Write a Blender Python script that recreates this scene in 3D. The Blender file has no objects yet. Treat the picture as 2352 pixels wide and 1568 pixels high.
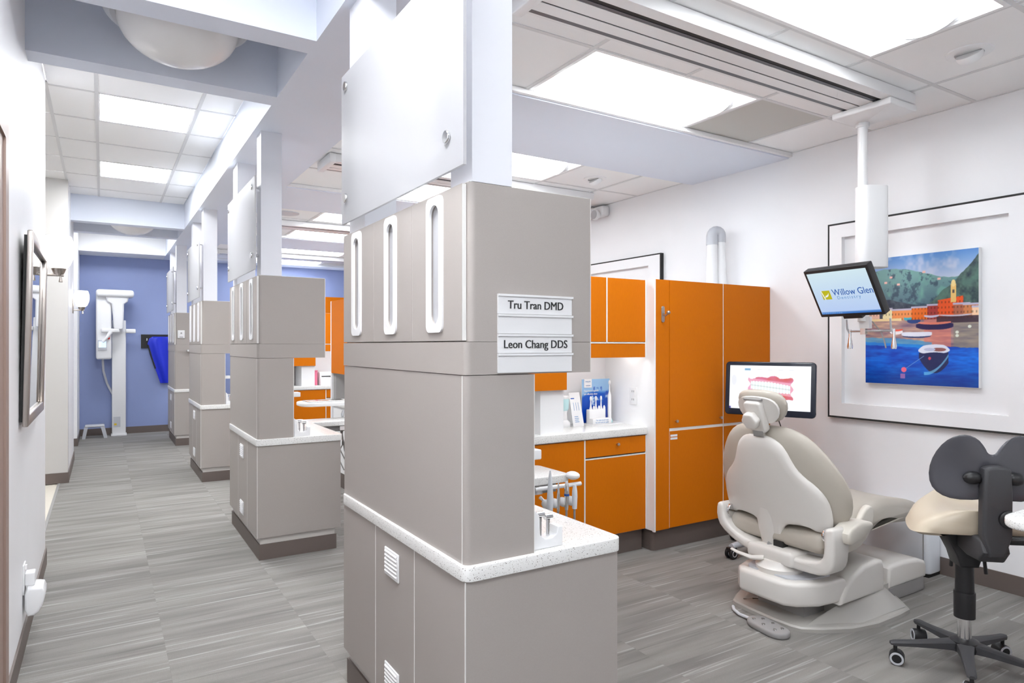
import bpy, bmesh, math, random
import numpy as np
from mathutils import Matrix, Vector
random.seed(7)
scn = bpy.context.scene
COL = scn.collection
PI = math.pi
R = math.radians

# ------------------------------------------------------------------ camera
F, CX, CY, IW, IH = 1522.0, 1176.0, 793.0, 2352.0, 1568.0
cd = bpy.data.cameras.new('camera')
cd.sensor_width = 36.0
cd.lens = 36.0 * F / IW
cd.shift_y = (CY - IH / 2) / IW
cd.clip_start = 0.05
cam = bpy.data.objects.new('camera', cd)
COL.objects.link(cam)
cam.location = (0, 0, 1.39)
cam.rotation_euler = (R(90), 0, R(-31.71))
scn.camera = cam
# ------------------------------------------------------------------ world, exposure
w = bpy.data.worlds.new('world'); scn.world = w; w.use_nodes = True
w.node_tree.nodes['Background'].inputs[0].default_value = (0.9, 0.95, 1, 1)
w.node_tree.nodes['Background'].inputs[1].default_value = 0.3
vs = scn.view_settings
vs.view_transform = 'Standard'; vs.look = 'None'; vs.gamma = 1.0
vs.use_curve_mapping = False
vs.exposure = 1.75
cy = scn.cycles
cy.max_bounces = 6; cy.diffuse_bounces = 5; cy.glossy_bounces = 2; cy.transmission_bounces = 2; cy.transparent_max_bounces = 4
cy.sample_clamp_indirect = 6.0
E_TROFFER = 5.4     # operatory troffer lens
E_PANEL = 13.5       # corridor 2x2 panels
E_SCONCE = 1.2
E_UNDER = 2.2       # strip lights under the wall cabinets
E_SCREEN = 0.33

# ------------------------------------------------------------------ materials
def lin(c):
    return tuple((x / 12.92 if x <= .04045 else ((x + .055) / 1.055) ** 2.4) for x in c)
def srgb(r, g, b):
    return lin((r / 255, g / 255, b / 255))
MATS = {}
def mat(name, col, rough=.5, metal=0., var=0., scale=60., bump=0., spec=None, coat=0., stretch=None):
    m = bpy.data.materials.new(name); m.use_nodes = True
    nt = m.node_tree; b = nt.nodes['Principled BSDF']
    b.inputs['Base Color'].default_value = (*col, 1)
    b.inputs['Roughness'].default_value = rough
    b.inputs['Metallic'].default_value = metal
    if spec is not None: b.inputs['Specular IOR Level'].default_value = spec
    if coat: b.inputs['Coat Weight'].default_value = coat; b.inputs['Coat Roughness'].default_value = .1
    if var or bump:
        tc = nt.nodes.new('ShaderNodeTexCoord')
        src = tc.outputs['Object']
        if stretch:
            mp = nt.nodes.new('ShaderNodeMapping'); mp.inputs['Scale'].default_value = stretch
            nt.links.new(src, mp.inputs[0]); src = mp.outputs[0]
        nz = nt.nodes.new('ShaderNodeTexNoise'); nz.inputs['Scale'].default_value = scale
        nz.inputs['Detail'].default_value = 3
        nt.links.new(src, nz.inputs['Vector'])
        if var:
            mx = nt.nodes.new('ShaderNodeMix'); mx.data_type = 'RGBA'
            mx.inputs['A'].default_value = (*[max(0, c * (1 - var)) for c in col], 1)
            mx.inputs['B'].default_value = (*[min(1, c * (1 + var)) for c in col], 1)
            nt.links.new(nz.outputs['Fac'], mx.inputs['Factor'])
            nt.links.new(mx.outputs['Result'], b.inputs['Base Color'])
        if bump:
            bp = nt.nodes.new('ShaderNodeBump'); bp.inputs['Strength'].default_value = bump
            bp.inputs['Distance'].default_value = .002
            nt.links.new(nz.outputs['Fac'], bp.inputs['Height'])
            nt.links.new(bp.outputs[0], b.inputs['Normal'])
    MATS[name] = m
    return m
def emis(name, col, st, base=None, lamp=True):
    m = bpy.data.materials.new(name); m.use_nodes = True
    b = m.node_tree.nodes['Principled BSDF']
    b.inputs['Base Color'].default_value = (*((base or col) if lamp else (.01, .01, .01)), 1)
    b.inputs['Emission Color'].default_value = (*col, 1)
    b.inputs['Emission Strength'].default_value = st
    b.inputs['Roughness'].default_value = .4
    if not lamp: m.cycles.emission_sampling = 'NONE'
    MATS[name] = m
    return m
WALL = mat('wall_paint', (.85, .85, .87), .42, var=.02, scale=3, bump=.03)
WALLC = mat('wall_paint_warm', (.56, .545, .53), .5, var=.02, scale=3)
TRIMW = mat('white_trim', (.87, .87, .88), .4)
POSTW = mat('post_paint', (.76, .77, .82), .4)
BEAM = mat('beam_paint', (.74, .785, .885), .5, var=.02, scale=2)
BLUE = mat('blue_wall_paint', srgb(140, 154, 198), .5, var=.03, scale=4)
TAUPE = mat('taupe_laminate', srgb(164, 157, 152), .5, var=.05, scale=350)
TAUPED = mat('taupe_edge', srgb(196, 192, 188), .45)
EDGE = mat('white_edge_band', (.78, .77, .75), .4)
ORANGE = mat('orange_veneer', (.60, .155, .0015), .5, spec=.12, var=.10, scale=30, stretch=(14, 14, 1.2), bump=.05)
RUBBER = mat('rubber_base', srgb(104, 93, 88), .5)
PLAST = mat('white_plastic', (.82, .82, .83), .3)
PLASTB = mat('bluish_white_plastic', (.76, .79, .84), .3)
CHAIRP = mat('chair_plastic', srgb(222, 218, 213), .3, coat=.2)
CHAIRD = mat('chair_casting', srgb(176, 173, 168), .35, coat=.2)
UPHL = mat('pale_upholstery', srgb(214, 208, 198), .4)
UPH = mat('beige_upholstery', srgb(183, 176, 165), .42, var=.04, scale=12, bump=.05)
UPHS = mat('saddle_upholstery', srgb(196, 183, 163), .32)
BLACK = mat('black_plastic', (.012, .012, .014), .4)
BLACKM = mat('black_textured', (.045, .045, .05), .55, bump=.25, scale=500)
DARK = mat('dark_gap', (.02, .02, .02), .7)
SLOT = mat('dark_slot', (.03, .03, .045), .3)
GREY = mat('grey_plastic', srgb(150, 148, 147), .45)
LGREY = mat('light_grey_plastic', srgb(196, 198, 204), .4)
CHROME = mat('chrome', (.78, .78, .79), .12, metal=1)
NICKEL = mat('brushed_nickel', srgb(190, 182, 176), .3, metal=1)
MIRROR = mat('mirror_glass', (.9, .9, .9), .01, metal=1)
ACTILE = mat('acoustic_tile', (.92, .92, .925), .9, var=.02, scale=300, bump=.1)
TBAR = mat('ceiling_tbar', (.70, .70, .71), .5)
CASING = mat('door_casing', srgb(150, 128, 118), .45)
FTILE = mat('cream_floor_tile', srgb(225, 218, 205), .3, var=.04, scale=8)
BLUEF = mat('apron_blue', srgb(10, 40, 200), .45, bump=.2, scale=20)
PINK = mat('pink_acrylic', srgb(240, 130, 160), .3)
TEAL = mat('teal_glass', srgb(190, 225, 228), .2)
RED = mat('red_button', srgb(225, 20, 20), .4)
INK = mat('black_ink', (.02, .02, .022), .6)
INKB = mat('blue_ink', srgb(20, 84, 170), .6)
INKG = mat('grey_blue_ink', srgb(110, 150, 195), .6)
INKW = mat('white_ink', (.85, .85, .86), .6)
SIGNW = mat('sign_plate', (.74, .74, .75), .35)
SOUND = mat('perforated_metal', srgb(196, 195, 190), .6, var=.1, scale=500, bump=.2)
LENS = emis('troffer_lens', (.95, .985, 1.0), E_TROFFER)
PANEL = emis('panel_diffuser', (.96, .985, 1.0), E_PANEL)
SHADE = emis('sconce_glass', (1, .96, .92), E_SCONCE, (.9, .9, .88))
UNDER = emis('under_cabinet_lamp', (1, .98, .95), E_UNDER)
PANEL2 = emis('panel_diffuser_end', (.96, .985, 1.0), E_PANEL * .55)
DOWN = emis('downlight_lamp', (1, .93, .8), .8)
for m_ in (SHADE, DOWN): m_.cycles.emission_sampling = 'NONE'
DOME = mat('dome_glass', (.82, .81, .80), .25)
GLASSW = mat('cabinet_window', srgb(178, 178, 182), .08, spec=.8)
LCD = emis('lcd_blue', srgb(190, 215, 250), .3)

def quartz():
    m = mat('quartz_top', (.80, .795, .78), .22)
    nt = m.node_tree; b = nt.nodes['Principled BSDF']
    tc = nt.nodes.new('ShaderNodeTexCoord')
    base = None
    for sc, lo, hi, c in ((170, .10, .16, (.10, .09, .08)), (95, .07, .10, (.28, .26, .24)), (260, .12, .2, (.45, .43, .40))):
        v = nt.nodes.new('ShaderNodeTexVoronoi'); v.inputs['Scale'].default_value = sc
        nt.links.new(tc.outputs['Object'], v.inputs['Vector'])
        wn = nt.nodes.new('ShaderNodeTexWhiteNoise'); nt.links.new(v.outputs['Color'], wn.inputs[0])
        th = nt.nodes.new('ShaderNodeMath'); th.operation = 'MULTIPLY'; th.inputs[1].default_value = hi * 1.6
        nt.links.new(wn.outputs[0], th.inputs[0])
        lt = nt.nodes.new('ShaderNodeMath'); lt.operation = 'LESS_THAN'
        nt.links.new(v.outputs['Distance'], lt.inputs[0]); nt.links.new(th.outputs[0], lt.inputs[1])
        mx = nt.nodes.new('ShaderNodeMix'); mx.data_type = 'RGBA'
        mx.inputs['B'].default_value = (*c, 1)
        if base is None: mx.inputs['A'].default_value = (.80, .795, .78, 1)
        else: nt.links.new(base, mx.inputs['A'])
        nt.links.new(lt.outputs[0], mx.inputs['Factor'])
        base = mx.outputs['Result']
    nt.links.new(base, b.inputs['Base Color'])
    return m
QUARTZ = quartz()

def carpet():
    m = mat('carpet', (.3, .3, .3), .95, spec=.1)
    nt = m.node_tree; b = nt.nodes['Principled BSDF']; L = nt.links.new
    tc = nt.nodes.new('ShaderNodeTexCoord'); oi = nt.nodes.new('ShaderNodeObjectInfo')
    def layer(sx, sy, off, detail, lo, hi):
        mp = nt.nodes.new('ShaderNodeMapping'); mp.inputs['Scale'].default_value = (sx, sy, 1)
        L(tc.outputs['Object'], mp.inputs[0])
        mu = nt.nodes.new('ShaderNodeMath'); mu.operation = 'MULTIPLY_ADD'; mu.inputs[1].default_value = 137.0; mu.inputs[2].default_value = off
        L(oi.outputs['Random'], mu.inputs[0])
        cb = nt.nodes.new('ShaderNodeCombineXYZ'); L(mu.outputs[0], cb.inputs[2]); L(mu.outputs[0], cb.inputs[1])
        ad = nt.nodes.new('ShaderNodeVectorMath'); L(mp.outputs[0], ad.inputs[0]); L(cb.outputs[0], ad.inputs[1])
        nz = nt.nodes.new('ShaderNodeTexNoise'); nz.inputs['Scale'].default_value = 1; nz.inputs['Detail'].default_value = detail
        L(ad.outputs[0], nz.inputs['Vector'])
        mr = nt.nodes.new('ShaderNodeMapRange'); mr.inputs[1].default_value = lo; mr.inputs[2].default_value = hi
        L(nz.outputs['Fac'], mr.inputs[0])
        return mr.outputs[0]
    broad = layer(1.1, 11, 0, 2, .3, .7)
    thin = layer(1.5, 60, 31, 1, .61, .73)
    dark = layer(2.0, 45, 77, 1, .60, .74)
    fuzz = layer(420, 420, 5, 1, .2, .8)
    def mix(f, a, bcol, fac=1.0):
        x = nt.nodes.new('ShaderNodeMix'); x.data_type = 'RGBA'
        if hasattr(a, 'is_linked'): L(a, x.inputs['A'])
        else: x.inputs['A'].default_value = (*a, 1)
        if hasattr(bcol, 'is_linked'): L(bcol, x.inputs['B'])
        else: x.inputs['B'].default_value = (*bcol, 1)
        mm = nt.nodes.new('ShaderNodeMath'); mm.operation = 'MULTIPLY'; mm.inputs[1].default_value = fac
        L(f, mm.inputs[0]); L(mm.outputs[0], x.inputs['Factor'])
        return x.outputs['Result']
    c = mix(broad, srgb(129, 126, 123), srgb(154, 151, 147))
    c = mix(thin, c, srgb(200, 198, 195), .5)
    c = mix(dark, c, srgb(100, 96, 94), .35)
    c = mix(fuzz, c, srgb(96, 92, 90), .28)
    L(c, b.inputs['Base Color'])
    bp = nt.nodes.new('ShaderNodeBump'); bp.inputs['Strength'].default_value = .4; bp.inputs['Distance'].default_value = .003
    L(fuzz, bp.inputs['Height']); L(bp.outputs[0], b.inputs['Normal'])
    return m
CARPET = carpet()

def frosted():
    m = bpy.data.materials.new('frosted_acrylic'); m.use_nodes = True
    nt = m.node_tree; nt.nodes.clear(); L = nt.links.new
    out = nt.nodes.new('ShaderNodeOutputMaterial')
    d = nt.nodes.new('ShaderNodeBsdfDiffuse'); d.inputs[0].default_value = (.55, .55, .57, 1)
    t = nt.nodes.new('ShaderNodeBsdfTranslucent'); t.inputs[0].default_value = (.74, .74, .76, 1)
    g = nt.nodes.new('ShaderNodeBsdfGlossy'); g.inputs['Roughness'].default_value = .3
    tp = nt.nodes.new('ShaderNodeBsdfTransparent')
    a = nt.nodes.new('ShaderNodeMixShader'); a.inputs[0].default_value = .45
    L(d.outputs[0], a.inputs[1]); L(t.outputs[0], a.inputs[2])
    b = nt.nodes.new('ShaderNodeMixShader'); b.inputs[0].default_value = .05
    L(a.outputs[0], b.inputs[1]); L(g.outputs[0], b.inputs[2])
    c = nt.nodes.new('ShaderNodeMixShader'); c.inputs[0].default_value = .06
    L(b.outputs[0], c.inputs[1]); L(tp.outputs[0], c.inputs[2])
    L(c.outputs[0], out.inputs[0])
    return m
FROST = frosted()

def vcol(name, emission=0.):
    m = bpy.data.materials.new(name); m.use_nodes = True
    nt = m.node_tree; b = nt.nodes['Principled BSDF']
    at = nt.nodes.new('ShaderNodeAttribute'); at.attribute_name = 'pic'
    if emission:
        b.inputs['Base Color'].default_value = (.02, .02, .02, 1)
        nt.links.new(at.outputs['Color'], b.inputs['Emission Color'])
        b.inputs['Emission Strength'].default_value = emission
        m.cycles.emission_sampling = 'NONE'
    else:
        nt.links.new(at.outputs['Color'], b.inputs['Base Color'])
    b.inputs['Roughness'].default_value = .3
    return m

# ------------------------------------------------------------------ mesh helpers
ORG = {}
def rrect(x0, x1, y0, y1, r=0., n=4):
    if r <= 0: return [(x0, y0), (x1, y0), (x1, y1), (x0, y1)]
    r = min(r, (x1 - x0) / 2 - 1e-5, (y1 - y0) / 2 - 1e-5)
    o = []
    for cx, cy, a in ((x1 - r, y0 + r, -90), (x1 - r, y1 - r, 0), (x0 + r, y1 - r, 90), (x0 + r, y0 + r, 180)):
        for i in range(n + 1):
            t = R(a + 90 * i / n); o.append((cx + r * math.cos(t), cy + r * math.sin(t)))
    return o
def circ(cx, cy, r, n=24, ry=None):
    return [(cx + r * math.cos(2 * PI * i / n), cy + (ry or r) * math.sin(2 * PI * i / n)) for i in range(n)]
def area(o):
    return sum(o[i][0] * o[(i + 1) % len(o)][1] - o[(i + 1) % len(o)][0] * o[i][1] for i in range(len(o))) / 2
def offset(o, d):
    n = len(o); res = []
    for i in range(n):
        p, q, s = Vector(o[i - 1]), Vector(o[i]), Vector(o[(i + 1) % n])
        a = (q - p); b = (s - q)
        if a.length < 1e-9: a = b
        if b.length < 1e-9: b = a
        a.normalize(); b.normalize()
        na, nb = Vector((a.y, -a.x)), Vector((b.y, -b.x))
        k = na + nb
        if k.length < 1e-6: k = na
        k.normalize(); cs = max(.5, k.dot(na))
        res.append(tuple(q - k * (d / cs)))
    return res
def smooth(o, it=2, closed=True):
    for _ in range(it):
        r = []
        n = len(o)
        for i in range(n if closed else n - 1):
            a, b = Vector(o[i]), Vector(o[(i + 1) % n])
            r += [tuple(a * .75 + b * .25), tuple(a * .25 + b * .75)]
        if not closed: r = [tuple(o[0])] + r + [tuple(o[-1])]
        o = r
    return o
class MB:
    def __init__(s, M=None): s.v = []; s.f = []; s.M = M
    def add(s, vs, fs, M=None):
        M = M or s.M
        b = len(s.v)
        for p in vs:
            p = Vector(p)
            if M: p = M @ p
            s.v.append(tuple(p))
        s.f += [tuple(b + i for i in f) for f in fs]
        return s
    def rings(s, rs, cap=True, closed=True, M=None):
        n = len(rs[0]); vs = [p for r in rs for p in r]; fs = []
        for k in range(len(rs) - 1):
            for i in range(n if closed else n - 1):
                j = (i + 1) % n
                fs.append((k * n + i, k * n + j, (k + 1) * n + j, (k + 1) * n + i))
        if cap: fs.append(tuple(range(n - 1, -1, -1))); fs.append(tuple(range((len(rs) - 1) * n, len(rs) * n)))
        return s.add(vs, fs, M)
    def prism(s, o, lo, hi, axis='Z', r=0., seg=3, M=None):
        """outline o extruded along axis; outline in (X,Y) for Z, (X,Z) for Y, (Y,Z) for X; r rounds the rims"""
        if area(o) < 0: o = o[::-1]
        mp = {'Z': lambda a, b, c: (a, b, c), 'Y': lambda a, b, c: (a, c, b), 'X': lambda a, b, c: (c, a, b)}[axis]
        st = []
        if r > 0:
            for i in range(seg + 1):
                t = PI / 2 * i / seg; st.append((lo + r * (1 - math.sin(t)), r * (1 - math.cos(t))))
            st = [(lo + r * (1 - math.sin(PI / 2 * i / seg)), r * (1 - math.cos(PI / 2 * i / seg))) for i in range(seg, -1, -1)]
            st += [(hi - (z - lo), d) for z, d in st[::-1]]
        else: st = [(lo, 0), (hi, 0)]
        rs = []
        for z, d in st:
            oo = offset(o, d) if d > 1e-7 else o
            rs.append([mp(a, b, z) for a, b in oo])
        return s.rings(rs, M=M)
    def box(s, x0, x1, y0, y1, z0, z1, r=0., M=None):
        if r > 0: return s.prism(rrect(x0, x1, y0, y1, r, 3), z0, z1, 'Z', r, 3, M)
        return s.add([(x, y, z) for z in (z0, z1) for x, y in ((x0, y0), (x1, y0), (x1, y1), (x0, y1))],
                     [(3, 2, 1, 0), (4, 5, 6, 7), (0, 1, 5, 4), (1, 2, 6, 5), (2, 3, 7, 6), (3, 0, 4, 7)], M)
    def tube(s, pts, r, n=8, M=None, flat=None, up=(0, 0, 1)):
        pts = [Vector(p) for p in pts]; rs = []
        up = Vector(up)
        for i, p in enumerate(pts):
            t = (pts[min(i + 1, len(pts) - 1)] - pts[max(i - 1, 0)]).normalized()
            u = t.cross(up)
            if u.length < .05: u = t.cross(Vector((1, 0, 0)))
            u.normalize(); v = u.cross(t).normalized()
            rr = r[i] if isinstance(r, (list, tuple)) else r
            fl = flat or 1
            rs.append([tuple(p + u * rr * math.cos(2 * PI * k / n) + v * rr * fl * math.sin(2 * PI * k / n)) for k in range(n)])
        return s.rings(rs, M=M)
    def lathe(s, prof, c=(0, 0, 0), n=24, axis='Z', M=None, ring=False):
        rs = []
        if ring: prof = list(prof) + [prof[0]]
        for r, z in prof:
            ring_ = []
            for k in range(n):
                a, b = max(r, 1e-5) * math.cos(2 * PI * k / n), max(r, 1e-5) * math.sin(2 * PI * k / n)
                q = {'Z': (a, b, z), 'X': (z, a, b), 'Y': (a, z, b)}[axis]
                ring_.append((q[0] + c[0], q[1] + c[1], q[2] + c[2]))
            rs.append(ring_)
        return s.rings(rs, cap=not ring, M=M)
    def ball(s, c, r, n=12, sx=1, sy=1, sz=1, M=None):
        rs = []
        for i in range(n // 2 + 1):
            t = -PI / 2 + PI * i / (n // 2)
            rs.append([(c[0] + sx * max(r * math.cos(t), 1e-5) * math.cos(2 * PI * k / n), c[1] + sy * max(r * math.cos(t), 1e-5) * math.sin(2 * PI * k / n), c[2] + sz * r * math.sin(t)) for k in range(n)])
        return s.rings(rs, M=M)
    def star(s, o, C, front, back, fn=None, lev=(1, .985, .95, .86, .7, .45, .2), M=None):
        """puffed plate: outline o in (a,b) about centre C; front(s)/back(s) give the thickness at ring s; fn(a,b) bends it"""
        n = len(o); fs = []; vs = []
        fn = fn or (lambda a, b: 0)
        def ring(k, th):
            return [(C[0] + k * (a - C[0]), C[1] + k * (b - C[1]), th + fn(C[0] + k * (a - C[0]), C[1] + k * (b - C[1]))) for a, b in o]
        rs = [ring(k, front(k)) for k in lev[::-1]] + [ring(k, -back(k)) for k in lev]
        s.rings(rs, M=M)
        return s
    def build(s, name, m, parent=None, org=None, smooth_angle=38):
        me = bpy.data.meshes.new(name)
        o = Vector(org) if org is not None else (ORG.get(parent.name, Vector((0, 0, 0))) if parent else Vector((0, 0, 0)))
        me.from_pydata([tuple(Vector(p) - o) for p in s.v], [], s.f)
        bm = bmesh.new(); bm.from_mesh(me)
        bmesh.ops.recalc_face_normals(bm, faces=bm.faces); bm.to_mesh(me); bm.free()
        me.polygons.foreach_set('use_smooth', [True] * len(me.polygons))
        me.set_sharp_from_angle(angle=R(smooth_angle))
        me.materials.append(m)
        ob = bpy.data.objects.new(name, me); COL.objects.link(ob)
        if parent: ob.parent = parent
        else: ob.location = o
        ORG[ob.name] = o
        return ob
def tag(o, label=None, cat=None, group=None, kind=None):
    if label: o['label'] = label
    if cat: o['category'] = cat
    if group: o['group'] = group
    if kind: o['kind'] = kind
    return o
def thing(name, label, cat, base, group=None):
    o = bpy.data.objects.new(name, None); COL.objects.link(o)
    o.empty_display_size = .1; o.location = base
    ORG[o.name] = Vector(base)
    return tag(o, label, cat, group)
def copy_tree(o, dv=(0, 0, 0), parent=None, label=None, group=None):
    c = o.copy(); COL.objects.link(c)
    if parent: c.parent = parent
    else: c.location = o.location + Vector(dv)
    if label: c['label'] = label
    if group: c['group'] = group
    for ch in [x for x in CHILD(o)]: copy_tree(ch, parent=c)
    return c
def CHILD(o): return [x for x in list(COL.objects) if x.parent == o]
def bx(name, m, parent, *a, r=0.): return MB().box(*a, r=r).build(name, m, parent)
def struct(name, m, mb, parent=None):
    o = mb.build(name, m, parent)
    if not parent: o['kind'] = 'structure'
    return o
def text(s, size, M, m, parent, name='lettering', align='CENTER', bold=0., sx=1., space=1.):
    c = bpy.data.curves.new('txt', 'FONT'); c.body = s; c.size = size; c.align_x = align; c.align_y = 'CENTER'
    c.extrude = .0004; c.space_character = space; c.resolution_u = 3
    t = bpy.data.objects.new('txt', c); COL.objects.link(t)
    dg = bpy.context.evaluated_depsgraph_get()
    me = bpy.data.meshes.new_from_object(t.evaluated_get(dg))
    bpy.data.objects.remove(t); bpy.data.curves.remove(c)
    o = ORG.get(parent.name, Vector((0, 0, 0)))
    me.transform(Matrix.Translation(-o) @ M @ Matrix.Diagonal((sx, 1, 1, 1)))
    if bold:
        bm = bmesh.new()
        for k in (-1, 0, 1):
            q = me.copy(); q.transform(Matrix.Translation((M.to_3x3() @ Vector((1, 0, 0))) * bold * k + (M.to_3x3() @ Vector((0, 0, 1))) * .00004 * k)); bm.from_mesh(q); bpy.data.meshes.remove(q)
        bm.to_mesh(me); bm.free()
    me.materials.clear(); me.materials.append(m); me.name = name
    ob = bpy.data.objects.new(name, me); COL.objects.link(ob); ob.parent = parent
    ORG[ob.name] = o
    return ob
def picture(name, nx, ny, fn, M, wd, ht, m, parent):
    """flat print: nx*ny cells of colour; fn(x,y) on arrays in 0..1 returns sRGB 0..255"""
    xs, ys = np.meshgrid(np.linspace(0, 1, nx + 1), np.linspace(0, 1, ny + 1))
    o = ORG.get(parent.name, Vector((0, 0, 0)))
    vs = [tuple((M @ Vector(((x - .5) * wd, (y - .5) * ht, 0))) - o) for x, y in zip(xs.ravel(), ys.ravel())]
    fs = [(j * (nx + 1) + i, j * (nx + 1) + i + 1, (j + 1) * (nx + 1) + i + 1, (j + 1) * (nx + 1) + i) for j in range(ny) for i in range(nx)]
    me = bpy.data.meshes.new(name); me.from_pydata(vs, [], fs)
    acc = 0
    for ox in (-.33, 0, .33):
        for oy in (-.33, 0, .33): acc = acc + np.array(fn(xs + ox / nx, ys + oy / ny), float)
    c = np.clip(acc / 9 / 255, 0, 1)
    c = np.where(c <= .04045, c / 12.92, ((c + .055) / 1.055) ** 2.4)
    col = np.ones((xs.size, 4)); col[:, :3] = c.reshape(-1, 3)
    at = me.color_attributes.new('pic', 'FLOAT_COLOR', 'POINT'); at.data.foreach_set('color', col.astype(np.float32).ravel())
    me.materials.append(m)
    ob = bpy.data.objects.new(name, me); COL.objects.link(ob); ob.parent = parent
    ORG[ob.name] = o
    return ob
def frame_yp(C, yaw, pitch, roll=0.):
    """local x = width, y = height, z = towards the viewer of the face"""
    Rz = Matrix.Rotation(R(yaw), 4, 'Z'); Rx = Matrix.Rotation(R(pitch), 4, 'X'); Ry = Matrix.Rotation(R(roll), 4, 'Y')
    return Matrix.Translation(C) @ Rz @ Rx @ Ry @ Matrix.Rotation(R(90), 4, 'X')

# ================================================================== structure
XL, XR, YE, YB, P = -.31, 4.34, 12.1, -3.2, 2.874
HB, ZO, ZCR = 2.777, 2.81, 3.065      # beam underside, operatory ceiling, corridor ceiling
floor = struct('floor', FTILE, MB().box(-2.1, XR + .2, YB - .2, YE + .2, -.08, -.0065))
# carpet squares, one object each
xe = [-.363 + .6102 * i for i in range(8)] + [XR]
ye = [YB + .61 * i for i in range(26)]; ye[-1] = YE
ntile = 0; cache = {}
for i in range(len(xe) - 1):
    for j in range(len(ye) - 1):
        wx, wy = xe[i + 1] - xe[i], ye[j + 1] - ye[j]
        key = (round(wx, 3), round(wy, 3))
        if key not in cache:
            o = MB().box(-wx / 2 + .0002, wx / 2 - .0002, -wy / 2 + .0002, wy / 2 - .0002, -.0064, 0).build('carpet_tile', CARPET)
            cache[key] = o.data; o.parent = floor
        else:
            o = bpy.data.objects.new('carpet_tile', cache[key]); COL.objects.link(o); o.parent = floor
        o.location = ((xe[i] + xe[i + 1]) / 2, (ye[j] + ye[j + 1]) / 2, 0)
bx('threshold_strip', GREY, floor, -.385, -.3635, 5.14, 8.08, -.0064, .002)

def wallbox(name, m, *a): return struct(name, m, MB().box(*a))
wallbox('wall_left', WALL, XL - .14, XL, YB, 5.14, 0, 3.2)
wallbox('wall_left', WALLC, XL - 1.79, -.30, 8.08, 8.22, 0, 3.2)
wallbox('wall_left', WALL, XL - .14, -.30, 8.22, 9.7, 0, 3.2)
wallbox('wall_left', WALL, XL - .9, -.30, 10.95, YE, 0, 3.2)
wallbox('wall_side', WALLC, -2.2, -2.1, 4.9, 8.22, 0, 3.2)
wallbox('wall_side', WALLC, -2.1, XL - .14, 5.0, 5.14, 0, 3.2)
wallbox('wall_side', WALL, -1.3, -1.2, 9.6, 11.0, 0, 3.2)
wallbox('wall_side', WALL, -1.2, XL - .14, 9.56, 9.7, 0, 3.2)
wallbox('wall_right', WALL, XR, XR + .15, YB, YE + .15, 0, 3.2)
wallbox('wall_end', BLUE, -1.3, XR, YE, YE + .15, 0, 3.2)
wallbox('wall_back', WALL, XL - .14, XR + .15, YB - .15, YB, 0, 3.2)
def base(name, *a):
    return struct(name, RUBBER, MB().box(*a))
base('baseboard_left', XL, XL + .009, YB, 5.14, 0, .105)
base('baseboard_left', -.8, -.30, 8.071, 8.08, 0, .105)
base('baseboard_left', -.30, -.291, 8.071, 9.7, 0, .105)
base('baseboard_left', -.6, -.30, 10.941, 10.95, 0, .105)
base('baseboard_left', -.30, -.291, 10.941, YE, 0, .105)
base('baseboard_end', -.291, XR, YE - .009, YE, 0, .105)
base('baseboard_right', XR - .009, XR, YB, 3.30, 0, .105)

ceil = struct('ceiling', ACTILE, MB().box(-2.2, XR + .15, YB - .15, YE + .15, 3.2, 3.3))
MB().box(.83, 1.37, YB, YE, HB, 3.2).build('header_beam', BEAM, ceil)
for k in range(-2, 4):
    y0, y1 = 3.11 + P * k, min(4.06 + P * k, YE)
    if k == -2: y0 = YB
    MB().box(1.37, XR, y0, y1, HB, 3.2).build('soffit', BEAM, ceil)
    if y0 > 0 and k < 3: MB().box(1.37, XR, y0 - .03, y0, HB + .008, ZO).build('soffit_trim', TRIMW, ceil)
wells = [(-2.71, -2.56, -1.91, -1.76), (3.04, 3.19, 3.845, 3.99), (8.79, 8.94, 9.595, 9.74)]
for a, b, c, d in wells:
    MB().box(XL, .83, a, b, HB, 3.2).build('cross_beam', BEAM, ceil)
    MB().box(XL, .83, c, d, HB, 3.2).build('cross_beam', BEAM, ceil)
    MB().box(XL, .83, b, c, ZCR, 3.2).build('well_ceiling', BEAM, ceil)
MB().box(XL - .9, .83, 11.54, YE, HB, 3.2).build('cross_beam', TRIMW, ceil)
tcache = {}
def ctile(x0, x1, y0, y1, z, m=ACTILE, name='ceiling_tile'):
    wx, wy = round(x1 - x0 - .014, 3), round(y1 - y0 - .014, 3)
    key = (wx, wy, m.name)
    if key not in tcache:
        o = MB().box(-wx / 2, wx / 2, -wy / 2, wy / 2, .004, .02).build(name, m); tcache[key] = o.data
    else: o = bpy.data.objects.new(name, tcache[key]); COL.objects.link(o)
    o.parent = ceil; o.location = ((x0 + x1) / 2, (y0 + y1) / 2, z)
    return o
def grid(xs, ys, z, x0, x1, y0, y1):
    g = MB()
    for x in xs:
        for a, b in ((y0, ys[0]), (ys[1], ys[2]), (ys[-1], y1)) if x == 2.62 else ((y0, y1),): g.box(x - .011, x + .011, a, b, z, z + .012)
    for y in ys: g.box(x0, x1, y - .011, y + .011, z + .0008, z + .012)
    return g.build('ceiling_grid', TBAR, ceil)
XS = [1.37, 2.0, 2.62, 3.235, 3.855, 4.34]
bays = range(-1, 4)
for k in bays:
    d = P * k
    ysr = [1.25 + d, 1.87 + d, 2.49 + d, 3.095 + d]
    grid(XS, ysr, ZO, 1.37, XR, 1.19 + d, 3.11 + d)
    for i in range(5):
        for j in range(3):
            if i in (1, 2) and j in (0, 2): continue
            if i == 3 and j == 2:
                o = ctile(XS[i], XS[i + 1], ysr[j], ysr[j + 1], ZO, SOUND, 'return_air_grille'); continue
            ctile(XS[i], XS[i + 1], ysr[j], ysr[j + 1], ZO)
        ctile(XS[i], XS[i + 1], 1.186 + d, 1.25 + d, ZO)
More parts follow.
